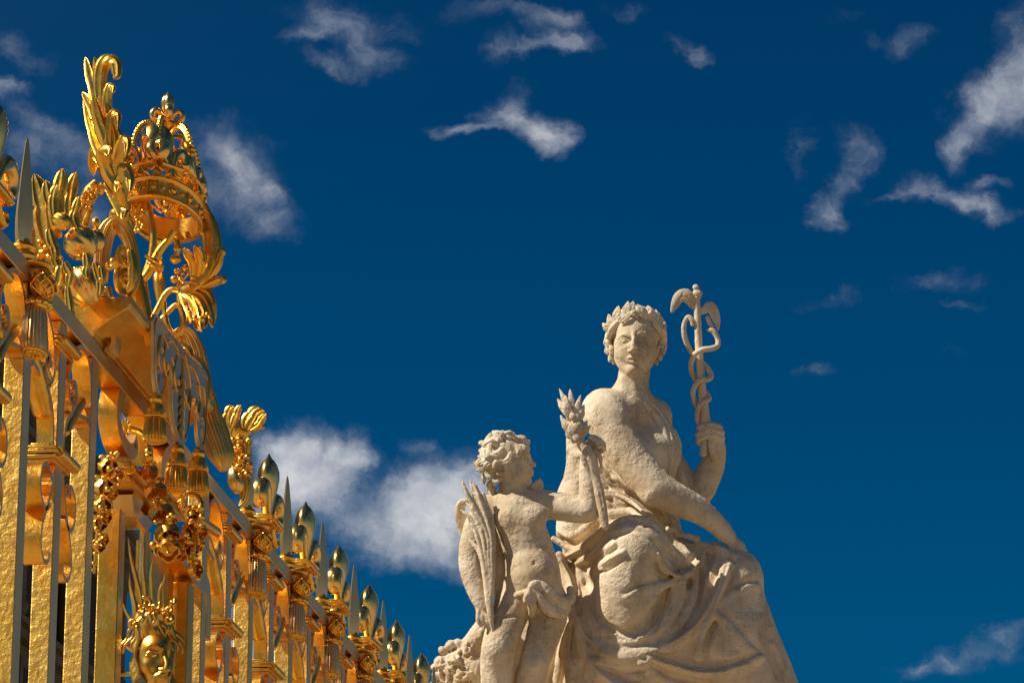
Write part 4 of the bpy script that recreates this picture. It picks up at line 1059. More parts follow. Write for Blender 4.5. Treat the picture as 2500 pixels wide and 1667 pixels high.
    def fold(s, pts, side=1, depth=.9, k=9, off=-.2, gw=.75):
        """a raised fold of cloth with a hollow along one side; pts (px, py, r)"""
        base = s.onsurf(pts)
        m = len(base); g = []
        for i in range(m):
            a = base[max(i - 1, 0)]; b = base[min(i + 1, m - 1)]
            tx, ty = b[0] - a[0], b[1] - a[1]; L = math.hypot(tx, ty) or 1
            r = base[i][3]
            g.append((base[i][0] - ty / L * r * 1.7 * side, base[i][1] + tx / L * r * 1.7 * side, r * gw))
        gz = s.onsurf(g)
        s.chain([(p[0], p[1], p[2] + .15 * p[3], p[3] * depth) for p in gz], k=k * 1.2, op='sub')
        s.chain([(p[0], p[1], p[2] + off * p[3], p[3]) for p in base], k=k * 1.3)
    def mesh(s):
        a = s.a; S_ = a < 0; nx, ny, nz = s.n
        c = np.zeros((nx - 1, ny - 1, nz - 1), dtype=np.uint8)
        for i in (0, 1):
            for j in (0, 1):
                for k in (0, 1): c += S_[i:nx - 1 + i, j:ny - 1 + j, k:nz - 1 + k]
        act = (c > 0) & (c < 8); idx = np.argwhere(act); nv = len(idx)
        ids = np.full(act.shape, -1, dtype=np.int32); ids[act] = np.arange(nv, dtype=np.int32)
        acc = np.zeros((nv, 3), dtype=np.float64); cnt = np.zeros(nv)
        I, J, K = idx[:, 0], idx[:, 1], idx[:, 2]
        val = {}
        for i in (0, 1):
            for j in (0, 1):
                for k in (0, 1): val[(i, j, k)] = a[I + i, J + j, K + k]
        for ax in range(3):
            for p in (0, 1):
                for q in (0, 1):
                    c0 = [0, 0, 0]; o = [t for t in range(3) if t != ax]; c0[o[0]] = p; c0[o[1]] = q; c1 = list(c0); c1[ax] = 1
                    v0, v1 = val[tuple(c0)], val[tuple(c1)]; m = (v0 < 0) != (v1 < 0)
                    t = np.where(m, v0 / np.where(m, v0 - v1, 1), 0)
                    for d in range(3):
                        acc[:, d] += np.where(m, c0[d] + (t if d == ax else 0), 0)
                    cnt += m
        V = idx + acc / np.maximum(cnt, 1)[:, None]
        V = V * s.h + s.o
        F_ = []
        for ax in range(3):
            o = [t for t in range(3) if t != ax]
            sl0 = [slice(None)] * 3; sl1 = [slice(None)] * 3
            sl0[ax] = slice(0, s.n[ax] - 1); sl1[ax] = slice(1, s.n[ax])
            for t in o: sl0[t] = slice(1, s.n[t] - 1); sl1[t] = slice(1, s.n[t] - 1)
            A, B = S_[tuple(sl0)], S_[tuple(sl1)]
            e = np.argwhere(A != B)
            flip = A[tuple(e.T)]
            base = e.copy()
            for t in o: base[:, t] += 1
            def cid(d0, d1):
                c = base.copy(); c[:, o[0]] -= d0; c[:, o[1]] -= d1
                return ids[c[:, 0], c[:, 1], c[:, 2]]
            q = np.stack([cid(1, 1), cid(0, 1), cid(0, 0), cid(1, 0)], 1)
            fl = flip if ax != 1 else ~flip
            q[~fl] = q[~fl][:, ::-1]
            F_.append(q)
        F_ = np.concatenate(F_); F_ = F_[(F_ >= 0).all(1)]
        return V, F_
def lattice_noise(P, scale, seed):
    rs = np.random.RandomState(seed); n = 64; L = rs.rand(n, n, n).astype(np.float32)
    q = P / scale; i = np.floor(q).astype(int); f = q - i; f = f * f * (3 - 2 * f); i %= n; j = (i + 1) % n
    r = 0
    for a in (0, 1):
        for b in (0, 1):
            for c in (0, 1):
                w_ = (f[:, 0] if a else 1 - f[:, 0]) * (f[:, 1] if b else 1 - f[:, 1]) * (f[:, 2] if c else 1 - f[:, 2])
                r = r + w_ * L[(j if a else i)[:, 0], (j if b else i)[:, 1], (j if c else i)[:, 2]]
    return r - .5
TAN = math.tan(PIT)
def frame_to_world(V, depth, y_ref=1667.0):
    """photo-pixel sculpting space to metres: z is measured from a plane that is vertical in the world"""
    x, y, z = V[:, 0], V[:, 1], V[:, 2]
    zf = z - TAN * (y_ref + y)
    d = depth - zf * depth / F_PX
    X = (x - 1250) * d / F_PX; v = (834 + y) * d / F_PX
    return np.stack([X, d * CP - v * SP, d * SP + v * CP + EYE], 1)
def sdf_object(name, fields, m, parent, base, depth, rough=((14, 1.0), (6, .7)), smooth_iter=1):
    VV, FF, k = [], [], 0
    for f in (fields if isinstance(fields, list) else [fields]):
        V, F_ = f.mesh()
        vol = np.einsum('ij,ij->i', V[F_[:, 0]], np.cross(V[F_[:, 1]] - V[F_[:, 0]], V[F_[:, 2]] - V[F_[:, 0]])).sum()
        if vol < 0: F_ = F_[:, ::-1].copy()
        # normals from the field gradient for the roughness displacement
        for _ in range(smooth_iter):
            A = np.zeros_like(V); c = np.zeros(len(V))
            for i in range(4):
                np.add.at(A, F_[:, i], V[F_[:, (i + 1) % 4]] + V[F_[:, (i + 3) % 4]]); np.add.at(c, F_[:, i], 2)
            V = V * .5 + A / np.maximum(c, 1)[:, None] * .5
        e1 = V[F_[:, 2]] - V[F_[:, 0]]; e2 = V[F_[:, 3]] - V[F_[:, 1]]; fn = np.cross(e1, e2)
        nr = np.zeros_like(V)
        for i in range(4): np.add.at(nr, F_[:, i], fn)
        nr /= np.linalg.norm(nr, axis=1)[:, None] + 1e-9
        dsp = sum(am * lattice_noise(V + 500, sc, 11 + i) for i, (sc, am) in enumerate(rough))
        V = V + nr * dsp[:, None] if np.ndim(dsp) else V
        VV.append(V); FF.append(F_ + k); k += len(V)
    V = np.concatenate(VV); F_ = np.concatenate(FF)
    W = frame_to_world(V, depth) - np.array(base)
    me = bpy.data.meshes.new(name)
    me.vertices.add(len(W)); me.vertices.foreach_set('co', W.astype(np.float32).ravel())
    me.loops.add(F_.size); me.loops.foreach_set('vertex_index', F_.astype(np.int32).ravel())
    me.polygons.add(len(F_)); me.polygons.foreach_set('loop_start', np.arange(0, F_.size, 4, dtype=np.int32))
    me.polygons.foreach_set('loop_total', np.full(len(F_), 4, dtype=np.int32))
    me.polygons.foreach_set('use_smooth', np.ones(len(F_), dtype=bool))
    me.materials.append(m); me.update(calc_edges=True); me.validate()
    o = bpy.data.objects.new(name, me); COL.objects.link(o)
    if parent: o.parent = parent
    print('sdf', name, len(W), len(F_))
    return o
# ------------------------------------------------------------ the stone group
DS = 29.0
def SPT(px, py, z): return Vector(frame_to_world(np.array([[px, -py, z]], dtype=float), DS)[0])
def zz(X, Y): return (1050 + X / 1.557, 660 + Y / 1.557)
def Z(l, r=None):
    """points read off an enlarged crop of the statue: (X, Y, radius or rest...)"""
    return [zz(p[0], p[1]) + tuple(p[2:]) for p in l]

def build_woman():
    base = SPT(1600, 1790, 0)
    e = empty('seated_woman_statue', base)
    tag(e, 'weathered limestone statue of a seated draped woman crowned with laurel', 'statue')
    # ---- body below the neck
    b = Field(1395, 1845, 890, 1400, -150, 190, 2.5)
    b.chain([(1590, 1310, -20, 78), (1580, 1215, -10, 64), (1552, 1120, 0, 74), (1535, 1040, -5, 66), (1540, 985, 0, 46)], k=10)
    b.chain([(1476, 1004, 46, 52), (1535, 1000, 10, 50), (1598, 1014, -55, 40)], k=25)
    b.chain([(1590, 1030, -10, 36), (1606, 1088, 0, 48), (1603, 1160, -8, 47), (1600, 1240, -10, 52)], k=20); b.ell((1614, 1096, 10), (42, 46, 42), k=40); b.ell((1570, 1104, 50), (40, 42, 36), k=34)
    b.chain([(1538, 998, 4, 50), (1542, 952, 12, 40), (1550, 905, 16, 37), (1553, 885, 16, 34)], k=22)
    b.chain([(1522, 925, 40, 7), (1530, 960, 44, 8), (1548, 985, 46, 9)], k=12)     # neck muscle
    b.chain([(1560, 990, 42, 6), (1590, 1000, 18, 7), (1610, 1010, -20, 8)], k=10)   # collar bone
    # near arm
    b.chain([(1474, 1004, 50, 53), (1497, 1055, 76, 52), (1547, 1130, 100, 48), (1602, 1190, 114, 44), (1650, 1219, 106, 40), (1700, 1243, 92, 33.5), (1745, 1276, 76, 26), (1776, 1310, 62, 21)], k=14)
    b.ell((1487, 1030, 84), (44, 52, 36), rot=(0, 0, 30), k=20)
    b.ell((1597, 1205, 128), (30, 26, 24), rot=(0, 0, 35), k=22)
    b.ell((1799, 1338, 56), (21, 27, 14), rot=(0, 0, 42), k=10)
    for i, (x0, y0, x1, y1, x2, y2) in enumerate([(1795, 1330, 1818, 1346, 1826, 1366), (1796, 1338, 1812, 1356, 1818, 1376), (1792, 1344, 1804, 1362, 1808, 1382), (1786, 1348, 1794, 1364, 1797, 1382)]):
        b.chain([(x0, y0, 60, 8.5), (x1, y1, 62 - 3 * i, 7.5), (x2, y2, 52, 6)], k=3)
    # far arm
    b.chain([(1598, 1020, -60, 40), (1630, 1110, -95, 30), (1696, 1203, -95, 34), (1729, 1160, -82, 33), (1744, 1120, -68, 28), (1749, 1092, -58, 22)], k=12)
    b.ell((1750, 1066, -50), (16, 36, 20), rot=(0, 0, -6), k=12)
    for (x0, y0, x1, y1, x2, y2, r) in [(1757, 1044, 1735, 1037, 1708, 1043, 7), (1762, 1057, 1734, 1049, 1705, 1061, 7.5), (1763, 1070, 1736, 1063, 1706, 1074, 7)]:
        b.chain([(x0, y0, -44, r + 1), ((x0 + x1) / 2, (y0 + y1) / 2 - 1, -26, r), (x1, y1, -18, r), (x2, y2, -24, r), (x2 + 1, y2 + 9, -36, r - 1)], k=2.5, sub=3)
    b.chain([(1748, 1068, -34, 9), (1738, 1074, -24, 9), (1737, 1096, -26, 9), (1746, 1118, -44, 12)], k=5)
    b.chain([(1734, 1042, -50, 9), (1722, 1030, -40, 7), (1716, 1022, -34, 6)], k=4)
    # ---- head, finer
    h = Field(1470, 1640, 735, 985, -85, 120, 1.6)
    h.ell((1553, 815, 2), (58, 64, 70), k=0)
    h.ell((1550, 854, 30), (50, 58, 43), rot=(0, 0, 4), k=14)
    h.ell((1555, 802, 28), (42, 36, 38), k=14)
    h.ell((1544, 902, 48), (15, 13, 17), k=12)
    h.chain([(1510, 866, 12, 13), (1522, 892, 34, 11), (1540, 904, 48, 11)], k=14)
    h.chain([(1597, 860, 8, 13), (1576, 892, 30, 11), (1546, 905, 48, 11)], k=14)
    h.ell((1520, 858, 44), (15, 17, 14), k=14); h.ell((1576, 856, 42), (15, 17, 15), k=14)
    h.chain([(1538, 998, 4, 49), (1542, 952, 12, 39.5), (1549, 905, 14, 37), (1553, 885, 10, 36)], k=8)
    # sockets, brows
    h.ell((1526, 831, h.front(1526, 831) + 6), (17, 12, 13), rot=(0, 0, 6), k=7, op='sub')
    h.ell((1570, 828, h.front(1570, 828) + 6), (17, 12, 13), rot=(0, 0, -6), k=7, op='sub')
    h.ell((1524, 834, h.front(1524, 834) - 3), (10.5, 7.5, 8.5), k=1); h.ell((1570, 831, h.front(1570, 831) - 3), (10.5, 7, 8.5), k=1.5)
    for l in ([(1512, 836, 2), (1518, 828, 2.3), (1526, 827, 2.4), (1536, 833, 2)], [(1559, 831, 2), (1566, 824, 2.4), (1575, 824, 2.4), (1583, 831, 2)]): h.ridge(l, off=1.0, k=2)
    for l in ([(1514, 839, 1.6), (1524, 843, 1.8), (1534, 838, 1.6)], [(1561, 837, 1.6), (1571, 840, 1.8), (1581, 834, 1.6)]): h.ridge(l, off=.2, k=2)
    for l in ([(1538, 824, 3), (1530, 817, 3.6), (1519, 818, 3.4), (1509, 826, 2.6)], [(1554, 822, 3), (1564, 814, 3.6), (1577, 815, 3.4), (1588, 822, 2.6)]): h.ridge(l, off=-.6, k=6)
    for x, y in ((1524, 834), (1570, 831)): h.ell((x, y, h.front(x, y) + 1.5), (3, 3, 2.6), k=1, op='sub')
    # nose
    zb = h.front(1545, 826); zt = h.front(1545, 856)
    h.chain([(1549, 810, h.front(1549, 810) - 3, 5), (1547, 824, zb + 4, 5.2), (1545.5, 840, zt + 11, 5.4), (1544.5, 853, zt + 17, 6.6)], k=4)
    h.ell((1537, 857, zt + 5), (5.5, 5, 7), k=4); h.ell((1553, 856.5, zt + 5), (5.5, 5, 7), k=4)
    h.ell((1540, 861.5, zt + 9), (2.3, 2, 4), k=1, op='sub'); h.ell((1550, 861.5, zt + 9), (2.3, 2, 4), k=1, op='sub')
    # mouth
    h.ell((1546, 877, h.front(1546, 877) - 6), (14, 10, 9), k=8)
    h.groove([(1533, 877, 1.6), (1539, 877, 2.8), (1546, 878, 3.6), (1553, 877, 2.8), (1559, 876, 1.6)], off=.4, k=1.5)
    h.ridge([(1533, 875, 1.6), (1540, 871.5, 2.8), (1546, 872.5, 2.8), (1551, 871, 2.8), (1558, 873.5, 1.6)], off=.7, k=1.5)
    h.ridge([(1538, 882.5, 2.0), (1546, 884.5, 3.4), (1554, 882, 2.0)], off=.8, k=2)
    h.groove([(1537, 890, 2.5), (1546, 891, 3.4), (1555, 889, 2.5)], off=1.2, k=6)
    h.groove([(1545.5, 864, 1.5), (1546, 869, 1.8)], off=.6, k=2)
    h.ell((1544, 901, h.front(1544, 901) - 8), (13, 10, 12), k=8)
    h.cut(1, -972, keep_less=False)
    body = sdf_object('body', [b, h], M_STONE, e, base, DS, rough=((22, 1.2), (9, .9), (4, .4)))
    # ---- hair
    f = Field(1462, 1645, 735, 935, -100, 110, 1.7)
    f.ell((1553, 806, -12), (64, 60, 70), k=0); f.ell((1550, 825, -30), (66, 62, 55), k=10)
    f.ell((1551, 858, 60), (50, 70, 60), rot=(0, 0, 4), k=6, op='sub')
    f.ell((1551, 808, 78), (38, 26, 46), k=4, op='sub')
    rs = random.Random(3)
    Lp = [(1549, 774), (1536, 779), (1520, 787), (1506, 800), (1496, 817), (1489, 836), (1488, 856), (1493, 878)]
    Rp = [(1557, 774), (1568, 777), (1583, 784), (1598, 797), (1609, 813), (1616, 832), (1617, 852), (1611, 874)]
    for sgn, pth in ((-1, Lp), (1, Rp)):
        for j in range(3):
            pts = []
            for q, (x, y) in enumerate(pth[:8 - j]):
                k_ = 1 + .075 * j; ax = 1553 + (x - 1553) * k_; ay = 835 + (y - 835) * k_
                ax += 3.2 * math.sin(q * 2.6 + j * 1.9 + sgn); ay += 2.6 * math.cos(q * 2.6 + j * 2.3)
                zf = f.front(min(max(ax, 1500), 1606), ay); zf = 0 if zf is None else zf
                pts.append((ax, ay, zf - 1.5 - j * 1.5 - (3 * q if q > 4 else 0), 7.4 - .12 * q * q ** .6 + rs.random() * 1.2))
            f.chain(pts, k=2)
            f.chain([(p[0] + sgn * 3, p[1] - 4, p[2] + 6, 1.6) for p in pts[:-1]], k=1.5, op='sub')
    for (x, y, z, r) in ((1487, 838, 12, 12), (1487, 855, 6, 11), (1493, 870, 12, 9), (1484, 820, 8, 10), (1499, 884, 6, 6), (1494, 856, 22, 10), (1482, 840, -6, 9), (1486, 804, 4, 10),
                         (1614, 838, 8, 11), (1616, 856, 2, 10), (1609, 871, 6, 9), (1616, 818, 4, 10), (1602, 884, 0, 7), (1606, 850, 20, 9), (1621, 842, -12, 10), (1612, 800, 6, 10)):
        f.ell((x, y, z), (r * .72, r * 1.25, r), rot=(0, 0, rs.uniform(-35, 35)), k=3)
        f.chain([(x - r * .6, y - r * .2, z + r * .85, 2), (x, y + r * .2, z + r * 1.02, 2.2), (x + r * .6, y - r * .1, z + r * .8, 2)], k=1.5, op='sub')
    sdf_object('hair', f, M_STONE, e, base, DS, rough=((8, 1.2), (4, .8)))
    # ---- laurel wreath
    f = Field(1462, 1640, 725, 830, -60, 100, 1.6)
    f.chain([(1490, 806, 10, 5), (1508, 780, 40, 5), (1530, 768, 54, 5), (1553, 764, 60, 5), (1580, 769, 54, 5), (1602, 785, 36, 5), (1618, 806, 10, 5)], k=2)
    for (x0, y0, x1, y1, z0, z1, r) in [(1496, 808, 1486, 768, 20, 22, 12), (1494, 812, 1471, 790, 14, 8, 11), (1504, 790, 1510, 748, 36, 40, 13), (1526, 776, 1534, 737, 50, 52, 12), (1534, 772, 1547, 737, 52, 48, 12), (1514, 786, 1543, 764, 60, 66, 10), (1506, 794, 1499, 764, 40, 36, 9),
                                       (1576, 776, 1556, 744, 58, 54, 13), (1558, 768, 1572, 752, 56, 48, 12), (1598, 784, 1581, 747, 50, 46, 13), (1600, 790, 1601, 757, 44, 36, 12), (1612, 800, 1609, 766, 34, 30, 11), (1616, 812, 1622, 786, 18, 10, 10), (1610, 806, 1592, 776, 44, 54, 10), (1556, 774, 1544, 758, 66, 60, 9)]:
        mx, my, mz = (x0 + x1) / 2, (y0 + y1) / 2, (z0 + z1) / 2 + 4
        dx, dy = x1 - x0, y1 - y0; L = math.hypot(dx, dy)
        nn = (dy / L * .4 * (1 if x0 < 1553 else -1), -dx / L * .4 * (1 if x0 < 1553 else -1), 1)
        f.chain([(x0, y0, z0, r * .45), (mx, my, mz, r), (x1, y1, z1 - 3, 2.2)], k=1, flat=.3, n=nn, sub=5)
        f.chain([(x0, y0, z0 + 3, 1.4), (mx, my, mz + r * .42, 1.4), (x1, y1, z1 + 1, 1)], k=1, op='sub', sub=4)
    for (x, y, z) in ((1510, 770, 46), (1512, 778, 50), (1520, 786, 54), (1548, 762, 66), (1588, 764, 56)): f.ell((x, y, z), (4.5, 4.5, 4.5), k=1)
    sdf_object('laurel_wreath', f, M_STONE, e, base, DS, rough=((7, .9),))
    # ---- dress
    d = Field(1200, 1985, 1055, 1800, -170, 290, 2.6)
    d.chain([(1582, 1320, -15, 74), (1580, 1225, -6, 66), (1562, 1160, 0, 76)], k=10)
    d.ell((1575, 1378, -10), (130, 84, 115), k=20)
    d.chain([(1500, 1360, 10, 86), (1535, 1356, 110, 84), (1550, 1352, 168, 76)], k=30)
    d.chain([(1548, 1352, 172, 76), (1532, 1420, 176, 72), (1536, 1500, 150, 66), (1555, 1600, 120, 70), (1570, 1740, 120, 84)], k=30)
    d.chain([(1630, 1388, -10, 72), (1710, 1392, 20, 66), (1780, 1402, 48, 56)], k=22)
    d.ell((1798, 1400, 52), (58, 60, 58), k=24)
    d.chain([(1802, 1420, 58, 54), (1806, 1500, 62, 56), (1828, 1620, 60, 76), (1842, 1780, 50, 96)], k=24)
    d.ell((1680, 1600, 40), (170, 190, 105), k=40); d.ell((1500, 1640, 60), (140, 190, 120), k=40); d.ell((1440, 1420, -20), (85, 110, 90), k=30)
    d.ell((1440, 1600, 0), (80, 190, 100), k=30)
    d.chain([(1848, 1450, -20, 16), (1868, 1520, -20, 22), (1896, 1600, -24, 26), (1930, 1700, -24, 30), (1960, 1790, -24, 34)], k=10)
    d.chain([(1838, 1560, 20, 26), (1862, 1640, 20, 30), (1880, 1740, 20, 34)], k=14)
    d.ell((1416, 1286, -30), (56, 30, 56), k=14)
    # cloth behind the torso at the left
    d.chain([(1400, 1072, -30, 18), (1408, 1106, -24, 26), (1418, 1160, -26, 40), (1410, 1230, -30, 48), (1420, 1300, -30, 60)], k=16)
    d.chain([(1382, 1180, -40, 12), (1366, 1220, -40, 12), (1352, 1258, -40, 12)], k=8)
    d.chain([(1392, 1100, -10, 11), (1410, 1112, 0, 12), (1430, 1110, 2, 12)], k=5); d.chain([(1394, 1118, -8, 7), (1412, 1128, 0, 8), (1432, 1124, 4, 8)], k=4)
    d.chain([(1470, 1110, 10, 34), (1480, 1180, 16, 44), (1500, 1250, 20, 60)], k=20)
    d.ell((1290, 1640, 10), (62, 160, 50), k=10); d.ell((1360, 1560, 0), (60, 150, 60), k=30)
    d.ell((1575, 1540, 60), (150, 190, 140), k=50); d.ell((1560, 1470, 120), (96, 120, 96), k=50); d.ell((1770, 1560, 50), (95, 190, 105), k=50)
    # hollows between the knees and behind the child
    d.ell((1650, 1480, 190), (28, 62, 40), rot=(0, 0, -38), k=34, op='sub')
    d.ell((1400, 1420, 60), (24, 60, 40), rot=(0, 0, 14), k=20, op='sub')
    F = d.fold
    def carve(l, off=.35, k=12): d.groove([(a, b_, r_, off * r_) for a, b_, r_ in Z(l)], k=k)
    carve([(935, 1062, 12), (955, 1095, 20), (975, 1120, 15), (1000, 1085, 10)], .4, 9)
    carve([(925, 1195, 15), (895, 1260, 24), (845, 1325, 23), (780, 1370, 16), (720, 1390, 9)], .35, 14)
    carve([(1115, 1185, 6), (1100, 1250, 10), (1065, 1330, 11), (1035, 1400, 9)], .2, 10)
    carve([(500, 1030, 10), (530, 1090, 16), (560, 1130, 18), (600, 1120, 12)], .2, 10); carve([(560, 1190, 12), (600, 1200, 14), (620, 1270, 12)], .1, 12)
    carve([(500, 1290, 8), (480, 1380, 13), (450, 1480, 14), (430, 1580, 12)], .3, 12)
    carve([(545, 1330, 8), (520, 1430, 11), (500, 1530, 12), (490, 1600, 10)], .2, 10)
    carve([(850, 880, 8), (880, 930, 12), (900, 975, 9)], .3, 10); carve([(640, 770, 10), (700, 830, 15), (780, 900, 16), (850, 960, 13)], .0, 10)
    carve([(950, 1480, 6), (1030, 1500, 9), (1120, 1490, 7)], .1, 12)
    # bodice creases under the arm
    for l, s_ in (([(670, 740, 7), (720, 800, 9), (790, 880, 10), (840, 930, 9)], 1), ([(640, 790, 6), (700, 860, 9), (760, 910, 9), (830, 960, 8)], 1), ([(660, 700, 5), (700, 740, 7), (760, 800, 8)], 1),
                  ([(650, 850, 8), (700, 850, 12), (760, 880, 12), (800, 905, 8)], -1), ([(860, 860, 8), (890, 920, 9), (905, 980, 8)], 1), ([(900, 870, 6), (925, 920, 8), (915, 975, 8)], 1)):
        F(Z([(a, b_, c * .8) for a, b_, c in l]), side=s_, k=7)
    # roll of cloth over the lap
    F(Z([(515, 1095, 10), (580, 1060, 12), (640, 1010, 13), (700, 970, 14), (760, 950, 13), (820, 955, 13), (870, 1000, 12), (905, 1050, 11), (935, 1090, 8)]), side=1, k=7, off=.15)
    F(Z([(690, 925, 8), (760, 920, 9), (830, 930, 9), (890, 985, 9), (940, 1040, 9), (985, 1075, 7)]), side=-1, k=6)
    F(Z([(545, 1120, 7), (600, 1090, 8), (650, 1050, 7)]), side=1, k=6)
    F(Z([(625, 1140, 7), (660, 1118, 9), (700, 1092, 9), (735, 1070, 6)]), side=1, k=4, off=.5)
    F(Z([(632, 1085, 6), (665, 1060, 8), (700, 1040, 6)]), side=1, k=5, off=.4)
    d.chain(d.onsurf(Z([(660, 1128, 5), (690, 1112, 8), (722, 1090, 6)]), .0), k=3, op='sub')
    # swag from the far knee under the near one
    F(Z([(1095, 1045, 8), (1055, 1050, 10), (1030, 1100, 12), (985, 1150, 13), (930, 1165, 12), (885, 1130, 9), (865, 1080, 6)]), side=-1, k=7, off=.2, depth=1.1)
    F(Z([(985, 1150, 8), (930, 1185, 9), (870, 1200, 9), (800, 1215, 8), (750, 1240, 5)]), side=1, k=8)
    F(Z([(556, 1150, 10), (566, 1220, 12), (585, 1300, 13), (630, 1370, 14), (700, 1410, 14), (780, 1420, 13), (850, 1385, 12), (900, 1310, 11), (925, 1220, 9)]), side=-1, k=13, off=.45, depth=.9)
    F(Z([(530, 1170, 9), (545, 1260, 12), (560, 1340, 14), (610, 1420, 15), (700, 1465, 16), (800, 1465, 16), (900, 1430, 15), (1000, 1370, 13), (1070, 1280, 12), (1105, 1190, 10), (1125, 1110, 8)]), side=-1, k=13, off=.4, depth=.95)
    F(Z([(640, 1375, 6), (680, 1368, 7), (720, 1385, 6), (780, 1390, 4)]), side=1, k=5)
    F(Z([(960, 1180, 8), (950, 1260, 10), (900, 1340, 10), (850, 1400, 8)]), side=1, k=8)
    F(Z([(1010, 1150, 7), (1000, 1240, 9), (960, 1330, 10), (900, 1390, 8)]), side=-1, k=8)
    F(Z([(1140, 1120, 6), (1115, 1190, 8), (1085, 1270, 10), (1040, 1360, 11), (1015, 1440, 11), (1030, 1530, 12)]), side=-1, k=9)
    F(Z([(1240, 1200, 7), (1180, 1215, 8), (1130, 1250, 8), (1095, 1310, 7)]), side=1, k=9)
    F(Z([(1080, 1300, 7), (1130, 1350, 9), (1190, 1420, 10), (1250, 1470, 8)]), side=-1, k=9)
    F(Z([(560, 1330, 9), (575, 1420, 12), (610, 1500, 13), (680, 1560, 14), (760, 1600, 14)]), side=-1, k=9)
    F(Z([(830, 1478, 9), (900, 1500, 11), (980, 1525, 11), (1080, 1535, 11), (1180, 1510, 10), (1260, 1470, 7)]), side=-1, k=9)
    F(Z([(800, 1490, 7), (860, 1540, 9), (940, 1580, 10), (1050, 1600, 10)]), side=-1, k=8)
    F(Z([(620, 1480, 8), (720, 1500, 9), (820, 1490, 8)]), side=1, k=8)
    # vertical pleats behind the child
    F(Z([(490, 1080, 9), (520, 1150, 10), (545, 1230, 10), (535, 1320, 10), (520, 1420, 11), (530, 1520, 11), (560, 1620, 11)]), side=-1, k=8)
    F(Z([(500, 1250, 8), (490, 1340, 10), (470, 1430, 11), (450, 1520, 12), (430, 1640, 12)]), side=-1, k=8)
    F(Z([(540, 1330, 8), (510, 1420, 10), (490, 1520, 11), (470, 1640, 12)]), side=1, k=8)
    F(Z([(560, 1480, 8), (540, 1540, 10), (520, 1640, 10)]), side=-1, k=8)
    F(Z([(490, 1000, 8), (540, 1010, 9), (580, 990, 9), (620, 950, 8)]), side=1, k=7)
    F(Z([(470, 1020, 7), (540, 1060, 9), (600, 1040, 9), (650, 990, 8)]), side=-1, k=7)
    # broken rim of the stone seat on the far thigh
    F(Z([(905, 985, 8), (925, 982, 10), (950, 1000, 8)]), side=-1, k=5, off=.6)
    F(Z([(940, 1005, 6), (985, 1010, 7), (1020, 1022, 7)]), side=1, k=5, off=.4)
    F(Z([(1010, 1040, 7), (1050, 1045, 9), (1100, 1060, 9), (1160, 1085, 8)]), side=1, k=5, off=.1)
    F(Z([(1260, 1250, 7), (1280, 1340, 9), (1310, 1440, 10), (1345, 1530, 10)]), side=1, k=7)
    F(Z([(1300, 1420, 7), (1325, 1490, 9), (1350, 1580, 10)]), side=-1, k=6)
    F(Z([(700, 790, 5), (730, 800, 6), (770, 830, 5)]), side=1, k=5)
    def crisp(l, off=1.2): d.ridge([(a, b_, c) for a, b_, c in Z(l)], off=off, k=3)
    for l in ([(560, 1180, 2.5), (574, 1260, 4), (606, 1335, 4.5), (660, 1392, 4.5), (730, 1416, 4.5), (800, 1408, 4), (860, 1366, 3.5), (905, 1290, 3), (922, 1225, 2)],
              [(534, 1200, 2.5), (556, 1320, 4), (600, 1400, 4.5), (690, 1455, 4.5), (790, 1458, 4.5), (890, 1428, 4), (990, 1368, 4), (1060, 1280, 3.5), (1100, 1190, 3), (1118, 1120, 2)],
              [(520, 1085, 2.5), (590, 1048, 4), (640, 1000, 4.5), (700, 960, 4.5), (765, 940, 4.5), (825, 948, 4), (878, 996, 3.5), (920, 1060, 2.5)],
              [(1088, 1046, 2), (1050, 1062, 3.5), (1022, 1108, 4.5), (980, 1152, 4.5), (930, 1158, 4), (888, 1118, 3), (868, 1075, 2)],
              [(565, 1340, 2.5), (585, 1440, 4), (630, 1515, 4.5), (700, 1570, 4.5)], [(840, 1476, 2), (920, 1502, 4), (1010, 1526, 4), (1110, 1526, 4), (1210, 1496, 3)],
              [(1135, 1130, 2), (1112, 1200, 3.5), (1078, 1290, 4), (1035, 1375, 4), (1012, 1450, 3.5)], [(494, 1100, 2), (530, 1170, 3.5), (550, 1260, 4), (540, 1350, 4), (528, 1450, 4), (545, 1560, 4)],
              [(665, 1384, 2), (700, 1382, 3), (735, 1396, 2)],
              [(640, 780, 2), (700, 840, 3.5), (770, 880, 3.5), (830, 940, 2.5)], [(660, 860, 2), (710, 856, 4), (765, 884, 4), (805, 915, 2.5)]): crisp(l)
    d.cut(1, -1790, keep_less=False)
    sdf_object('dress', d, M_STONE, e, base, DS, rough=((30, 2.0), (12, 1.0), (6, .5)))
    # strap and mantle over the far shoulder
    f = Field(1555, 1700, 960, 1215, -110, 110, 2.2)
    f.chain(b.onsurf([(1574, 984, 6), (1592, 1004, 8), (1610, 1030, 9), (1624, 1062, 8.5), (1632, 1096, 7), (1634, 1130, 7), (1636, 1160, 8)], -1), k=2, flat=.7, n=(.3, 0, 1))
    f.chain(b.onsurf([(1582, 980, 4), (1604, 1000, 6), (1626, 1036, 7), (1640, 1074, 6)], -4), k=2)
    f.chain([(1648, 1130, -10, 12), (1660, 1165, -10, 14), (1668, 1190, -20, 14)], k=6)
    sdf_object('mantle', f, M_STONE, e, base, DS, rough=((8, 1.2),))

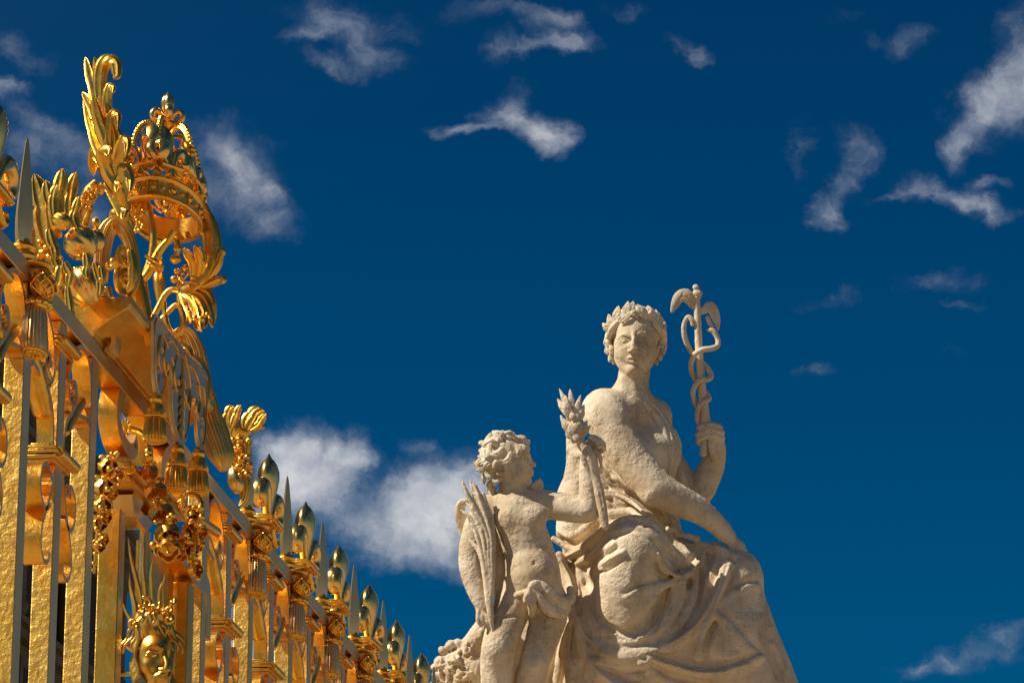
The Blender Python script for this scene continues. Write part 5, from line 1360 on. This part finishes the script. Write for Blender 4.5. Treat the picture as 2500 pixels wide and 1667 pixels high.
def build_caduceus():
    base = SPT(1718, 1108, -38)
    e = empty('caduceus', base)
    tag(e, 'stone winged staff with two twined snakes, held up in the raised hand', 'staff')
    f = Field(1680, 1740, 690, 1120, -60, -5, 1.8)
    f.chain([(1700, 735, -35, 9), (1704, 800, -35, 9), (1708, 880, -35, 9.5), (1714, 950, -35, 10), (1720, 1010, -35, 12), (1722, 1048, -35, 12), (1718, 1106, -35, 10)], k=1)
    f.ell((1703, 717, -35), (12.5, 10.5, 12.5), k=2); f.ell((1699, 702, -35), (8.5, 8, 8.5), k=2); f.ell((1703, 727, -35), (11, 3.5, 11), k=1)
    sdf_object('staff', f, M_STONE2, e, base, DS, rough=((9, .8),))
    f = Field(1625, 1712, 690, 780, -60, -5, 1.5)
    f.chain([(1702, 755, -34, 8), (1690, 738, -30, 14), (1674, 722, -28, 17), (1658, 726, -28, 14), (1649, 742, -28, 11), (1640, 761, -28, 4)], k=1, flat=.38, n=(0, 0, 1))
    for l in ([(1668, 716), (1655, 738), (1645, 760)], [(1680, 722), (1664, 742), (1654, 756)], [(1690, 730), (1680, 748), (1668, 754)], [(1664, 724), (1680, 728), (1694, 742)]): f.groove([(a, b_, 2) for a, b_ in l], off=.8, k=1.5)
    sdf_object('wing', f, M_STONE2, e, base, DS, rough=((7, .7),))
    f = Field(1700, 1770, 722, 830, -75, -5, 1.5)
    f.chain([(1708, 762, -38, 8), (1722, 756, -40, 11), (1734, 750, -42, 14), (1745, 768, -42, 13), (1751, 790, -42, 8), (1752, 806, -42, 3)], k=1, flat=.4, n=(.3, 0, 1))
    for l in ([(1736, 742), (1746, 765), (1752, 795)], [(1726, 748), (1738, 772), (1742, 796)], [(1718, 756), (1730, 775), (1736, 792)]): f.groove([(a, b_, 2) for a, b_ in l], off=.8, k=1.5)
    f.chain([(1727, 776, -40, 5), (1733, 790, -40, 6), (1740, 800, -40, 4)], k=2, flat=.5, n=(0, 0, 1))
    sdf_object('wing', f, M_STONE2, e, base, DS, rough=((7, .7),))
    f = Field(1660, 1745, 765, 1060, -75, 0, 1.6)
    f.chain([(1691, 793, -30, 5), (1689, 782, -30, 6.5), (1680, 774, -32, 6), (1671, 788, -34, 6), (1670, 815, -36, 6.5), (1678, 842, -42, 6.5), (1692, 866, -50, 6.5), (1712, 884, -54, 6.5), (1729, 902, -46, 7), (1736, 918, -34, 7), (1728, 926, -20, 7), (1710, 928, -14, 7), (1696, 944, -18, 6.5), (1692, 962, -26, 6.5), (1697, 984, -38, 6), (1708, 1000, -50, 6), (1722, 1010, -48, 6), (1730, 1024, -34, 5), (1731, 1034, -30, 3)], k=1, sub=6)
    sdf_object('snake', f, M_STONE2, e, base, DS, rough=((7, .6),))
    f = Field(1675, 1765, 790, 1060, -75, 0, 1.6)
    f.chain([(1729, 806, -36, 4), (1736, 806, -36, 6.5), (1744, 812, -36, 7), (1752, 828, -36, 6.5), (1752, 844, -30, 6.5), (1738, 851, -20, 7), (1716, 854, -14, 7), (1698, 864, -16, 7), (1688, 884, -24, 7), (1688, 906, -34, 6.5), (1698, 928, -46, 6.5), (1712, 946, -54, 6.5), (1726, 962, -46, 6.5), (1731, 974, -32, 6.5), (1722, 979, -18, 6.5), (1710, 986, -16, 6.5), (1703, 1004, -22, 6.5), (1702, 1024, -26, 6), (1704, 1034, -28, 4)], k=1, sub=6)
    sdf_object('snake', f, M_STONE2, e, base, DS, rough=((7, .6),))

CZ = 172
def build_child():
    base = SPT(1260, 1790, CZ)
    e = empty('child_statue', base)
    tag(e, 'weathered limestone statue of a standing curly haired winged child with one arm stretched out', 'statue')
    c = CZ
    b = Field(1105, 1500, 1050, 1800, c - 100, c + 110, 2.5)
    b.chain([(1262, 1252, c, 54), (1270, 1290, c + 2, 62), (1290, 1350, c + 4, 62), (1300, 1400, c + 12, 68), (1306, 1440, c + 6, 66)], k=10)
    b.chain([(1192, 1242, c - 4, 30), (1255, 1236, c, 40), (1328, 1232, c, 33)], k=22)
    b.ell((1238, 1268, c + 36), (30, 24, 24), k=20); b.ell((1304, 1262, c + 36), (30, 26, 24), k=20); b.ell((1298, 1398, c + 44), (48, 44, 32), k=24)
    b.ell((1304, 1375, c + 82), (3.5, 5, 6), k=4, op='sub')
    b.chain([(1248, 1250, c, 34), (1250, 1205, c, 31), (1250, 1185, c, 31)], k=14)
    b.chain([(1206, 1262, c - 16, 28), (1212, 1340, c - 16, 28), (1222, 1430, c - 10, 30)], k=14)
    # arm holding the laurel
    b.chain([(1326, 1230, c, 33), (1378, 1238, c + 12, 35), (1436, 1242, c + 28, 33), (1442, 1200, c + 32, 29), (1438, 1150, c + 34, 25), (1438, 1112, c + 34, 20)], k=10)
    b.ell((1440, 1094, c + 34), (17, 20, 13), k=8)
    for l in ([(1452, 1092), (1462, 1076), (1450, 1066), (1440, 1068)], [(1456, 1096), (1470, 1082), (1460, 1071), (1449, 1073)], [(1460, 1102), (1475, 1090), (1469, 1079), (1457, 1080)], [(1458, 1108), (1474, 1100), (1473, 1090), (1462, 1090)]):
        b.chain([(x, y, c + z_, 5.2) for (x, y), z_ in zip(l, (34, 46, 56, 60))], k=2)
    b.chain([(1428, 1104, c + 40, 8), (1416, 1088, c + 46, 7), (1410, 1070, c + 48, 5)], k=4)
    # lowered arm
    b.chain([(1190, 1244, c - 4, 33), (1164, 1290, c + 6, 33), (1150, 1350, c + 16, 31), (1152, 1400, c + 30, 28), (1168, 1450, c + 42, 24), (1180, 1480, c + 48, 18)], k=12)
    b.ell((1180, 1492, c + 50), (17, 20, 14), k=8)
    for l in ([(1188, 1480), (1200, 1492), (1196, 1508)], [(1180, 1496), (1190, 1508), (1190, 1524)], [(1172, 1498), (1178, 1514), (1188, 1528)], [(1168, 1490), (1166, 1510), (1174, 1526)]):
        b.chain([(x, y, c + z_, 5.6) for (x, y), z_ in zip(l, (60, 66, 64))], k=2)
    # legs
    b.chain([(1266, 1446, c + 4, 50), (1250, 1486, c + 20, 45), (1228, 1545, c + 34, 44), (1216, 1590, c + 40, 42), (1213, 1640, c + 30, 40), (1212, 1720, c + 20, 34), (1214, 1800, c + 10, 28)], k=14)
    b.chain([(1338, 1466, c, 48), (1338, 1510, c + 2, 46), (1320, 1570, c + 8, 40), (1304, 1620, c + 10, 37), (1292, 1670, c - 4, 38), (1288, 1740, c - 14, 32), (1290, 1800, c - 20, 26)], k=10)
    b.ell((1214, 1585, c + 66), (26, 24, 20), k=16); b.ell((1308, 1614, c + 34), (24, 22, 20), k=16)
    b.groove([(1214, 1500, 2), (1240, 1506, 3), (1270, 1498, 2)], off=1, k=5);
    # head
    h = Field(1165, 1325, 1055, 1245, c - 75, c + 75, 1.7)
    h.ell((1230, 1124, c), (50, 52, 50), k=0); h.ell((1258, 1136, c), (38, 46, 40), k=12); h.ell((1262, 1160, c + 14), (27, 26, 26), k=12)
    h.ell((1284, 1176, c + 2), (15, 12, 16), k=9); h.ell((1272, 1106, c), (20, 22, 30), k=10)
    h.chain([(1288, 1112, c + 2, 6), (1296, 1126, c + 2, 5.5), (1303, 1134, c + 2, 6)], k=7)
    h.ell((1297, 1139, c + 9), (5, 4, 4), k=3)
    h.ell((1286, 1122, c + 22), (9, 7, 9), k=5, op='sub'); h.ell((1281, 1124, c + 21), (7, 5.5, 7), k=1.5)
    h.chain([(1272, 1118, c + 32, 2.6), (1282, 1112, c + 24, 3), (1291, 1112, c + 12, 3)], k=4)
    h.ell((1294, 1155, c + 2), (10, 11, 13), k=6)
    h.chain([(1300, 1148, c + 2, 3.2), (1295, 1149, c + 12, 2.6)], k=2); h.chain([(1300, 1158, c + 2, 3.2), (1295, 1157, c + 11, 2.8)], k=2)
    h.chain([(1306, 1153, c + 2, 1.8), (1297, 1153, c + 14, 2), (1287, 1152, c + 21, 1.4)], k=1.5, op='sub')
    h.chain([(1248, 1250, c, 34), (1250, 1205, c, 30.5), (1252, 1170, c, 30)], k=10)
    h.cut(1, -1226, keep_less=False)
    body = sdf_object('body', [b, h], M_STONE, e, base, DS, rough=((20, 1.4), (8, 1.1), (4, .5)))
    # curls
    f = Field(1155, 1300, 1050, 1230, c - 75, c + 75, 1.7)
    f.ell((1224, 1118, c - 2), (54, 54, 52), k=0)
    f.ell((1275, 1150, c + 10), (30, 50, 80), k=6, op='sub'); f.ell((1244, 1178, c + 30), (30, 36, 40), k=4, op='sub')
    rs = random.Random(5)
    C = []
    for i in range(62):
        th = rs.uniform(0, 2 * math.pi); ph = rs.uniform(-.5, 1.3)
        x = 1224 + 54 * math.cos(ph) * math.cos(th); z = c + 52 * math.cos(ph) * math.sin(th); y = 1118 - 54 * math.sin(ph)
        if x > 1268 and y > 1092: continue
        if x > 1240 and y > 1120: continue
        if z < c - 25: continue
        C.append((x, y, z, rs.uniform(11, 16)))
    C += [(1180, 1150, c + 10, 12), (1188, 1166, c + 14, 12), (1200, 1184, c + 10, 11), (1196, 1160, c + 30, 10), (1206, 1200, c, 9), (1214, 1170, c + 34, 9), (1176, 1130, c, 12), (1182, 1112, c + 16, 11), (1284, 1084, c + 10, 8), (1276, 1072, c + 16, 9), (1288, 1096, c + 4, 6)]
    for (x, y, z, r) in C:
        a = rs.uniform(0, 6.28); cx, cy = math.cos(a), math.sin(a); bd = rs.choice((-1, 1)) * r * .5
        L = [(x - r * 1.2 * cx, y - r * 1.2 * cy, z, 4), (x - cy * bd, y + cx * bd, z + 3, r * .62), (x + r * 1.1 * cx, y + r * 1.1 * cy, z + 1, 4.5)]
        f.chain(L, k=3.5, sub=4)
        f.chain([(p[0] + 1.5, p[1] - 1, p[2] + p[3] * .95, 1.5) for p in L], k=2, op='sub', sub=3)
    f.chain([(1206, 1140, c + 48, 5), (1212, 1126, c + 52, 6), (1226, 1126, c + 52, 6), (1234, 1138, c + 50, 6), (1230, 1152, c + 46, 5), (1216, 1156, c + 44, 5)], k=2)
    f.chain([(1204, 1206, c - 6, 10), (1198, 1190, c, 9)], k=4)
    sdf_object('hair', f, M_STONE, e, base, DS, rough=((7, 1.0),))
    f = Field(1105, 1160, 1205, 1345, c - 50, c + 30, 1.8)
    f.chain([(1150, 1330, c - 20, 10), (1134, 1300, c - 20, 14), (1124, 1262, c - 20, 15), (1126, 1232, c - 20, 12), (1142, 1224, c - 18, 7)], k=2, flat=.5, n=(.4, 0, 1))
    sdf_object('wing', f, M_STONE, e, base, DS, rough=((10, 1.2),))
    f = Field(1280, 1335, 1160, 1225, c - 60, c + 10, 1.8)
    f.chain([(1292, 1210, c - 26, 12), (1304, 1194, c - 26, 14), (1314, 1180, c - 26, 9)], k=2, flat=.5, n=(.3, 0, 1))
    f.chain([(1318, 1172, c - 26, 4), (1322, 1186, c - 26, 5), (1314, 1204, c - 26, 5)], k=2)
    sdf_object('wing', f, M_STONE, e, base, DS, rough=((8, 1.2),))
    # loincloth
    f = Field(1215, 1420, 1405, 1560, c - 60, c + 110, 2.0)
    f.chain([(1250, 1456, c + 52, 7), (1276, 1448, c + 66, 9), (1296, 1442, c + 76, 12), (1302, 1428, c + 80, 11), (1318, 1424, c + 76, 9), (1334, 1438, c + 74, 11), (1352, 1458, c + 66, 13), (1376, 1470, c + 48, 14), (1394, 1460, c + 24, 12), (1392, 1440, c - 6, 10)], k=5)
    f.chain([(1308, 1440, c + 80, 8), (1322, 1462, c + 76, 11), (1340, 1486, c + 62, 16), (1366, 1496, c + 46, 15), (1386, 1486, c + 28, 9)], k=6)
    f.chain([(1290, 1452, c + 82, 9), (1284, 1466, c + 82, 8), (1296, 1474, c + 80, 6)], k=4)
    f.chain([(1296, 1460, c + 74, 10), (1300, 1480, c + 68, 12), (1298, 1498, c + 56, 8)], k=6)
    f.groove([(1322, 1440, 3), (1340, 1462, 4), (1366, 1480, 4), (1386, 1474, 3)], off=2, k=3); f.groove([(1306, 1450, 2), (1318, 1476, 3), (1336, 1500, 2.5)], off=1, k=3)
    f.groove([(1296, 1434, 2), (1300, 1446, 3), (1294, 1458, 2)], off=1, k=3)
    sdf_object('loincloth', f, M_STONE, e, base, DS, rough=((9, 1.6), (5, .8)))

def build_attributes():
    c = CZ
    base = SPT(1202, 1534, c + 66)
    e = empty('palm_branch', base); tag(e, 'carved stone palm branch held upright in the lowered hand of the child', 'palm branch')
    f = Field(1105, 1225, 1160, 1550, c - 10, c + 100, 1.8)
    tips = [(1129, 1175, 1140, 1205), (1148, 1174, 1160, 1215), (1162, 1184, 1176, 1222), (1139, 1228, 1156, 1250), (1124, 1245, 1146, 1262), (1144, 1269, 1160, 1296), (1138, 1312, 1158, 1330), (1134, 1190, 1152, 1225), (1156, 1182, 1170, 1216)]
    order = [6, 5, 4, 3, 7, 0, 1, 8, 2]
    for rank, i in enumerate(order):
        x, y, x2, y2 = tips[i]; g = 5 * (rank % 2); f_ = rank / 8
        pts = [(x, y, c + 46 + g, 2.5), (x2, y2, c + 52 + g, 5.5)]
        for yy, xa, xb in ((1300, 1162, 1202), (1360, 1174, 1204), (1420, 1184, 1203), (1475, 1190, 1201)):
            if yy > y2 + 18: pts.append((xa + (xb - xa) * f_, yy, c + 56 + g + (yy - 1300) * .06, 5.4))
        f.chain(pts, k=1.0, sub=6)
    f.chain([(1192, 1240, c + 52, 5), (1201, 1270, c + 54, 6), (1203, 1330, c + 58, 7), (1200, 1400, c + 64, 8), (1196, 1460, c + 68, 9), (1198, 1505, c + 72, 8), (1203, 1538, c + 70, 3.5)], k=2, sub=5)
    f.chain([(1180, 1205, c + 50, 4), (1192, 1250, c + 52, 6), (1196, 1330, c + 58, 7), (1196, 1420, c + 64, 8)], k=1.5)
    sdf_object('frond', f, M_STONE, e, base, DS, rough=((9, 1.2), (5, .7)))
    base = SPT(1478, 1285, c + 60)
    e = empty('laurel_bundle', base); tag(e, 'stone bundle of laurel leaves on a long stem raised by the child', 'laurel branch')
    f = Field(1350, 1500, 940, 1300, c, c + 110, 1.8)
    Q = lambda x, y: (1350 + x / 3.92, 950 + y / 3.92)
    for (x0, y0, x1, y1, r, z0, z1) in [(190, 250, 60, -5, 9, 60, 50), (150, 290, 120, 60, 12, 68, 66), (190, 230, 165, -5, 9, 58, 44), (200, 300, 268, 60, 9, 62, 56), (240, 330, 298, 150, 11, 60, 58), (150, 260, 42, 90, 9, 56, 40), (190, 470, 70, 245, 10, 58, 46), (260, 430, 240, 270, 12, 74, 72), (260, 440, 330, 300, 10, 66, 56), (270, 470, 362, 345, 8, 62, 54), (180, 480, 130, 400, 8, 56, 50), (200, 500, 190, 290, 14, 72, 72), (250, 520, 215, 420, 10, 76, 74), (180, 250, 90, 210, 8, 62, 50), (210, 300, 175, 230, 9, 74, 76), (230, 300, 235, 245, 8, 72, 74)]:
        a, b_ = Q(x0, y0), Q(x1, y1)
        f.chain([(a[0], a[1], c + z0, r * .45), ((a[0] + b_[0]) / 2 - 1, (a[1] + b_[1]) / 2, c + (z0 + z1) / 2 + 5, r), (b_[0], b_[1], c + z1, 1.8)], k=1.5, flat=.4, n=((x0 - 200) / 300, 0, 1), sub=6)
    f.chain([(1392, 1010, c + 54, 10), (1404, 1050, c + 56, 12), (1420, 1080, c + 54, 10), (1436, 1110, c + 54, 9)], k=4)
    f.chain([(1436, 1092, c + 62, 7), (1442, 1112, c + 64, 12), (1448, 1140, c + 60, 10), (1452, 1165, c + 56, 6)], k=2, flat=.7, n=(0, 0, 1))
    f.chain([(1430, 1095, c + 62, 6), (1426, 1115, c + 62, 10), (1436, 1145, c + 58, 8), (1448, 1180, c + 56, 4)], k=2, flat=.6, n=(0, 0, 1))
    f.chain([(1452, 1100, c + 56, 5), (1464, 1115, c + 54, 6), (1468, 1140, c + 52, 3)], k=2)
    f.chain([(1440, 1120, c + 52, 10), (1452, 1160, c + 54, 11), (1462, 1200, c + 56, 13), (1470, 1240, c + 58, 12), (1478, 1284, c + 60, 9)], k=4, flat=.7, n=(0, 0, 1))
    f.groove([(1450, 1150, 2), (1462, 1190, 2.5), (1474, 1250, 2)], off=1, k=2)
    sdf_object('leaves', f, M_STONE, e, base, DS, rough=((9, 1.0), (5, .6)))
    # shaggy stone beast or rock at the foot
    base = SPT(1120, 1790, 60)
    e = empty('carved_fleece', base); tag(e, 'rough curly carved stone mass with a smooth limb at the feet of the child', 'carved stone')
    f = Field(1045, 1235, 1480, 1800, -20, 170, 2.2)
    f.chain([(1215, 1500, 60, 26), (1186, 1530, 66, 27), (1160, 1562, 70, 25), (1138, 1590, 74, 26)], k=12)
    f.ell((1150, 1650, 70), (60, 60, 60), k=16); f.ell((1110, 1640, 70), (44, 50, 50), k=16); f.ell((1130, 1740, 60), (80, 80, 70), k=16)
    rs = random.Random(9)
    for i in range(120):
        x = rs.uniform(1062, 1150); y = rs.uniform(1575, 1760)
        if (x - 1118) ** 2 / 54 ** 2 + (y - 1640) ** 2 / 70 ** 2 > 1.0 and y < 1660: continue
        zf = f.front(x, y)
        if zf is None: continue
        a = rs.uniform(0, 6.28); r = rs.uniform(6, 12); cx, cy = math.cos(a), math.sin(a)
        f.chain([(x - r * cx, y - r * cy, zf, 4), (x + r * .4 * cy, y - r * .4 * cx, zf + 3, r * .55), (x + r * cx, y + r * cy, zf - 1, 3.5)], k=3, sub=3)
        if i % 2: f.ell((x + rs.uniform(-8, 8), y + rs.uniform(-8, 8), zf + 4), (5, 6, 9), k=3, op='sub')
    for (x, y, r) in ((1072, 1612, 12), (1062, 1628, 11), (1064, 1650, 12), (1082, 1588, 13), (1100, 1574, 14), (1120, 1572, 14), (1138, 1576, 12), (1058, 1672, 12), (1150, 1580, 14)): f.ell((x, y, 74), (r, r * .8, r * 1.4), rot=(0, 0, rs.uniform(-60, 60)), k=5)
    f.cut(1, -1790, keep_less=False)
    sdf_object('fleece', f, M_STONE, e, base, DS, rough=((8, 2.4), (5, 1.6)))
    # plinth and pier under the group, below the picture
    lo = SPT(1500, 1790, 0)
    pr = empty('stone_pier', (lo.x, lo.y, 0)); tag(pr, 'tall limestone pier with moulded cap that carries the statues', 'pier')
    m = MB(); zt = lo.z
    for (a, z0, z1) in ((1.62, zt - .14, zt + .02), (1.75, zt - .30, zt - .142), (1.62, zt - .42, zt - .302), (1.45, .6, zt - .422), (1.6, 0, .6)):
        m.box((-a, -a * .55, z0), (a, a * .55, z1 - .001))
    m.build('block', M_STONE, pr, smooth=False, bev=.015)
build_woman(); build_caduceus(); build_child(); build_attributes()

# ------------------------------------------------------------ gilded mask with sun rays inside the gate
def build_mask():
    D = 15.5
    def mp(x, y, z): return Vector(frame_to_world(np.array([[x, -y, z]], dtype=float), D)[0])
    base = mp(370, 1700, 0)
    e = empty('sun_mask', base); tag(e, 'gilded bearded face mask with wavy hair and pointed rays inside the gate opening', 'mask')
    f = Field(295, 440, 1440, 1760, -60, 80, 1.5)
    f.ell((374, 1600, 0), (42, 66, 44), k=0); f.ell((384, 1575, 8), (34, 34, 36), k=10); f.ell((384, 1650, 8), (30, 40, 34), k=10); f.ell((364, 1625, 26), (20, 22, 18), k=10)
    f.chain([(396, 1578, 30, 7), (402, 1600, 36, 7), (408, 1620, 44, 8), (407, 1632, 44, 10)], k=6); f.ell((395, 1634, 38), (8, 7, 8), k=4)
    f.ell((372, 1594, f.front(372, 1594) + 6), (16, 11, 12), k=6, op='sub'); f.ell((371, 1596, f.front(371, 1596) - 3), (10, 7, 8), k=1.5)
    f.ridge([(360, 1594, 2), (371, 1588, 2.4), (382, 1592, 2)], off=1, k=2); f.ridge([(358, 1600, 2), (371, 1604, 2), (382, 1599, 2)], off=.4, k=2)
    f.ridge([(352, 1586, 3), (364, 1576, 5), (380, 1574, 5), (394, 1582, 4)], off=.5, k=4)
    f.chain([(404, 1645, 42, 5), (392, 1646, 42, 7), (376, 1654, 34, 7), (362, 1668, 22, 4)], k=3)
    f.cut(1, -1750, keep_less=False)
    sdf_object('face', f, M_MASK, e, base, D, rough=())
    f = Field(290, 450, 1440, 1760, -70, 80, 1.5)
    rs = random.Random(4)
    f.ell((366, 1530, -6), (46, 52, 40), k=0); f.ell((385, 1592, 30), (34, 40, 40), k=5, op='sub')
    for i in range(13):
        x0 = 345 + i * 5; t0 = (i - 6) / 6
        pts = [(x0 + rs.uniform(-3, 3) + 12 * t0 * q + 5 * math.sin(q * 2.4 + i), 1498 + 15 * q + abs(t0) * 8 * q * .6, 34 - abs(t0) * 14 - q * 1.5, 5.2 - .4 * q) for q in range(6)]
        f.chain(pts, k=1.5)
    for i in range(8):
        f.chain([(335 - i * 1.5 + 5 * math.sin(q * 1.7 + i), 1530 + i * 6 + 24 * q, 22 - i * 2, 6 - .4 * q) for q in range(6)], k=1.5)
        f.chain([(412 + i * 1.2 + 5 * math.sin(q * 1.7 + i), 1530 + i * 6 + 24 * q, 14 - i * 3, 5.5 - .4 * q) for q in range(6)], k=1.5)
    for (x, y, r) in ((356, 1474, 17), (378, 1480, 14), (398, 1500, 13), (415, 1490, 13), (410, 1510, 12), (342, 1492, 12), (326, 1520, 11), (420, 1470, 8)):
        a = rs.uniform(0, 6); f.chain([(x + r * (1 - .12 * q) * math.cos(a + .8 * q), y + r * (1 - .12 * q) * math.sin(a + .8 * q), 20 + 2 * q, 5.5 - .4 * q) for q in range(8)], k=2, sub=1)
    f.cut(1, -1750, keep_less=False)
    sdf_object('hair', f, M_MASK, e, base, D, rough=())
    for (x0, y0, x1, y1, r) in ((348, 1500, 314, 1312, 8), (352, 1500, 352, 1340, 9), (366, 1500, 374, 1365, 8), (380, 1500, 397, 1420, 7), (392, 1520, 404, 1400, 6), (330, 1510, 318, 1400, 8), (338, 1600, 290, 1560, 7), (342, 1560, 300, 1470, 7), (410, 1560, 428, 1548, 6), (340, 1640, 285, 1650, 7)):
        m = MB(); p = [mp(x0 + (x1 - x0) * t + 3 * math.sin(t * 6), y0 + (y1 - y0) * t, -25 + 10 * t) for t in (0, .25, .5, .75, 1)]
        m.sweep(p, [r * 1.8e-3, r * 1.7e-3, r * 1.4e-3, r * .9e-3, .0008], [.010, .010, .008, .005, .001], n=(.25, -1, 0), shape='ridge'); m.build('ray', M_MASK, e, base=base)
M_MASK = gold('mask_gilding', .30, (.70, .37, .06), (.92, .52, .09), [(25, .3, .004)])
build_mask()
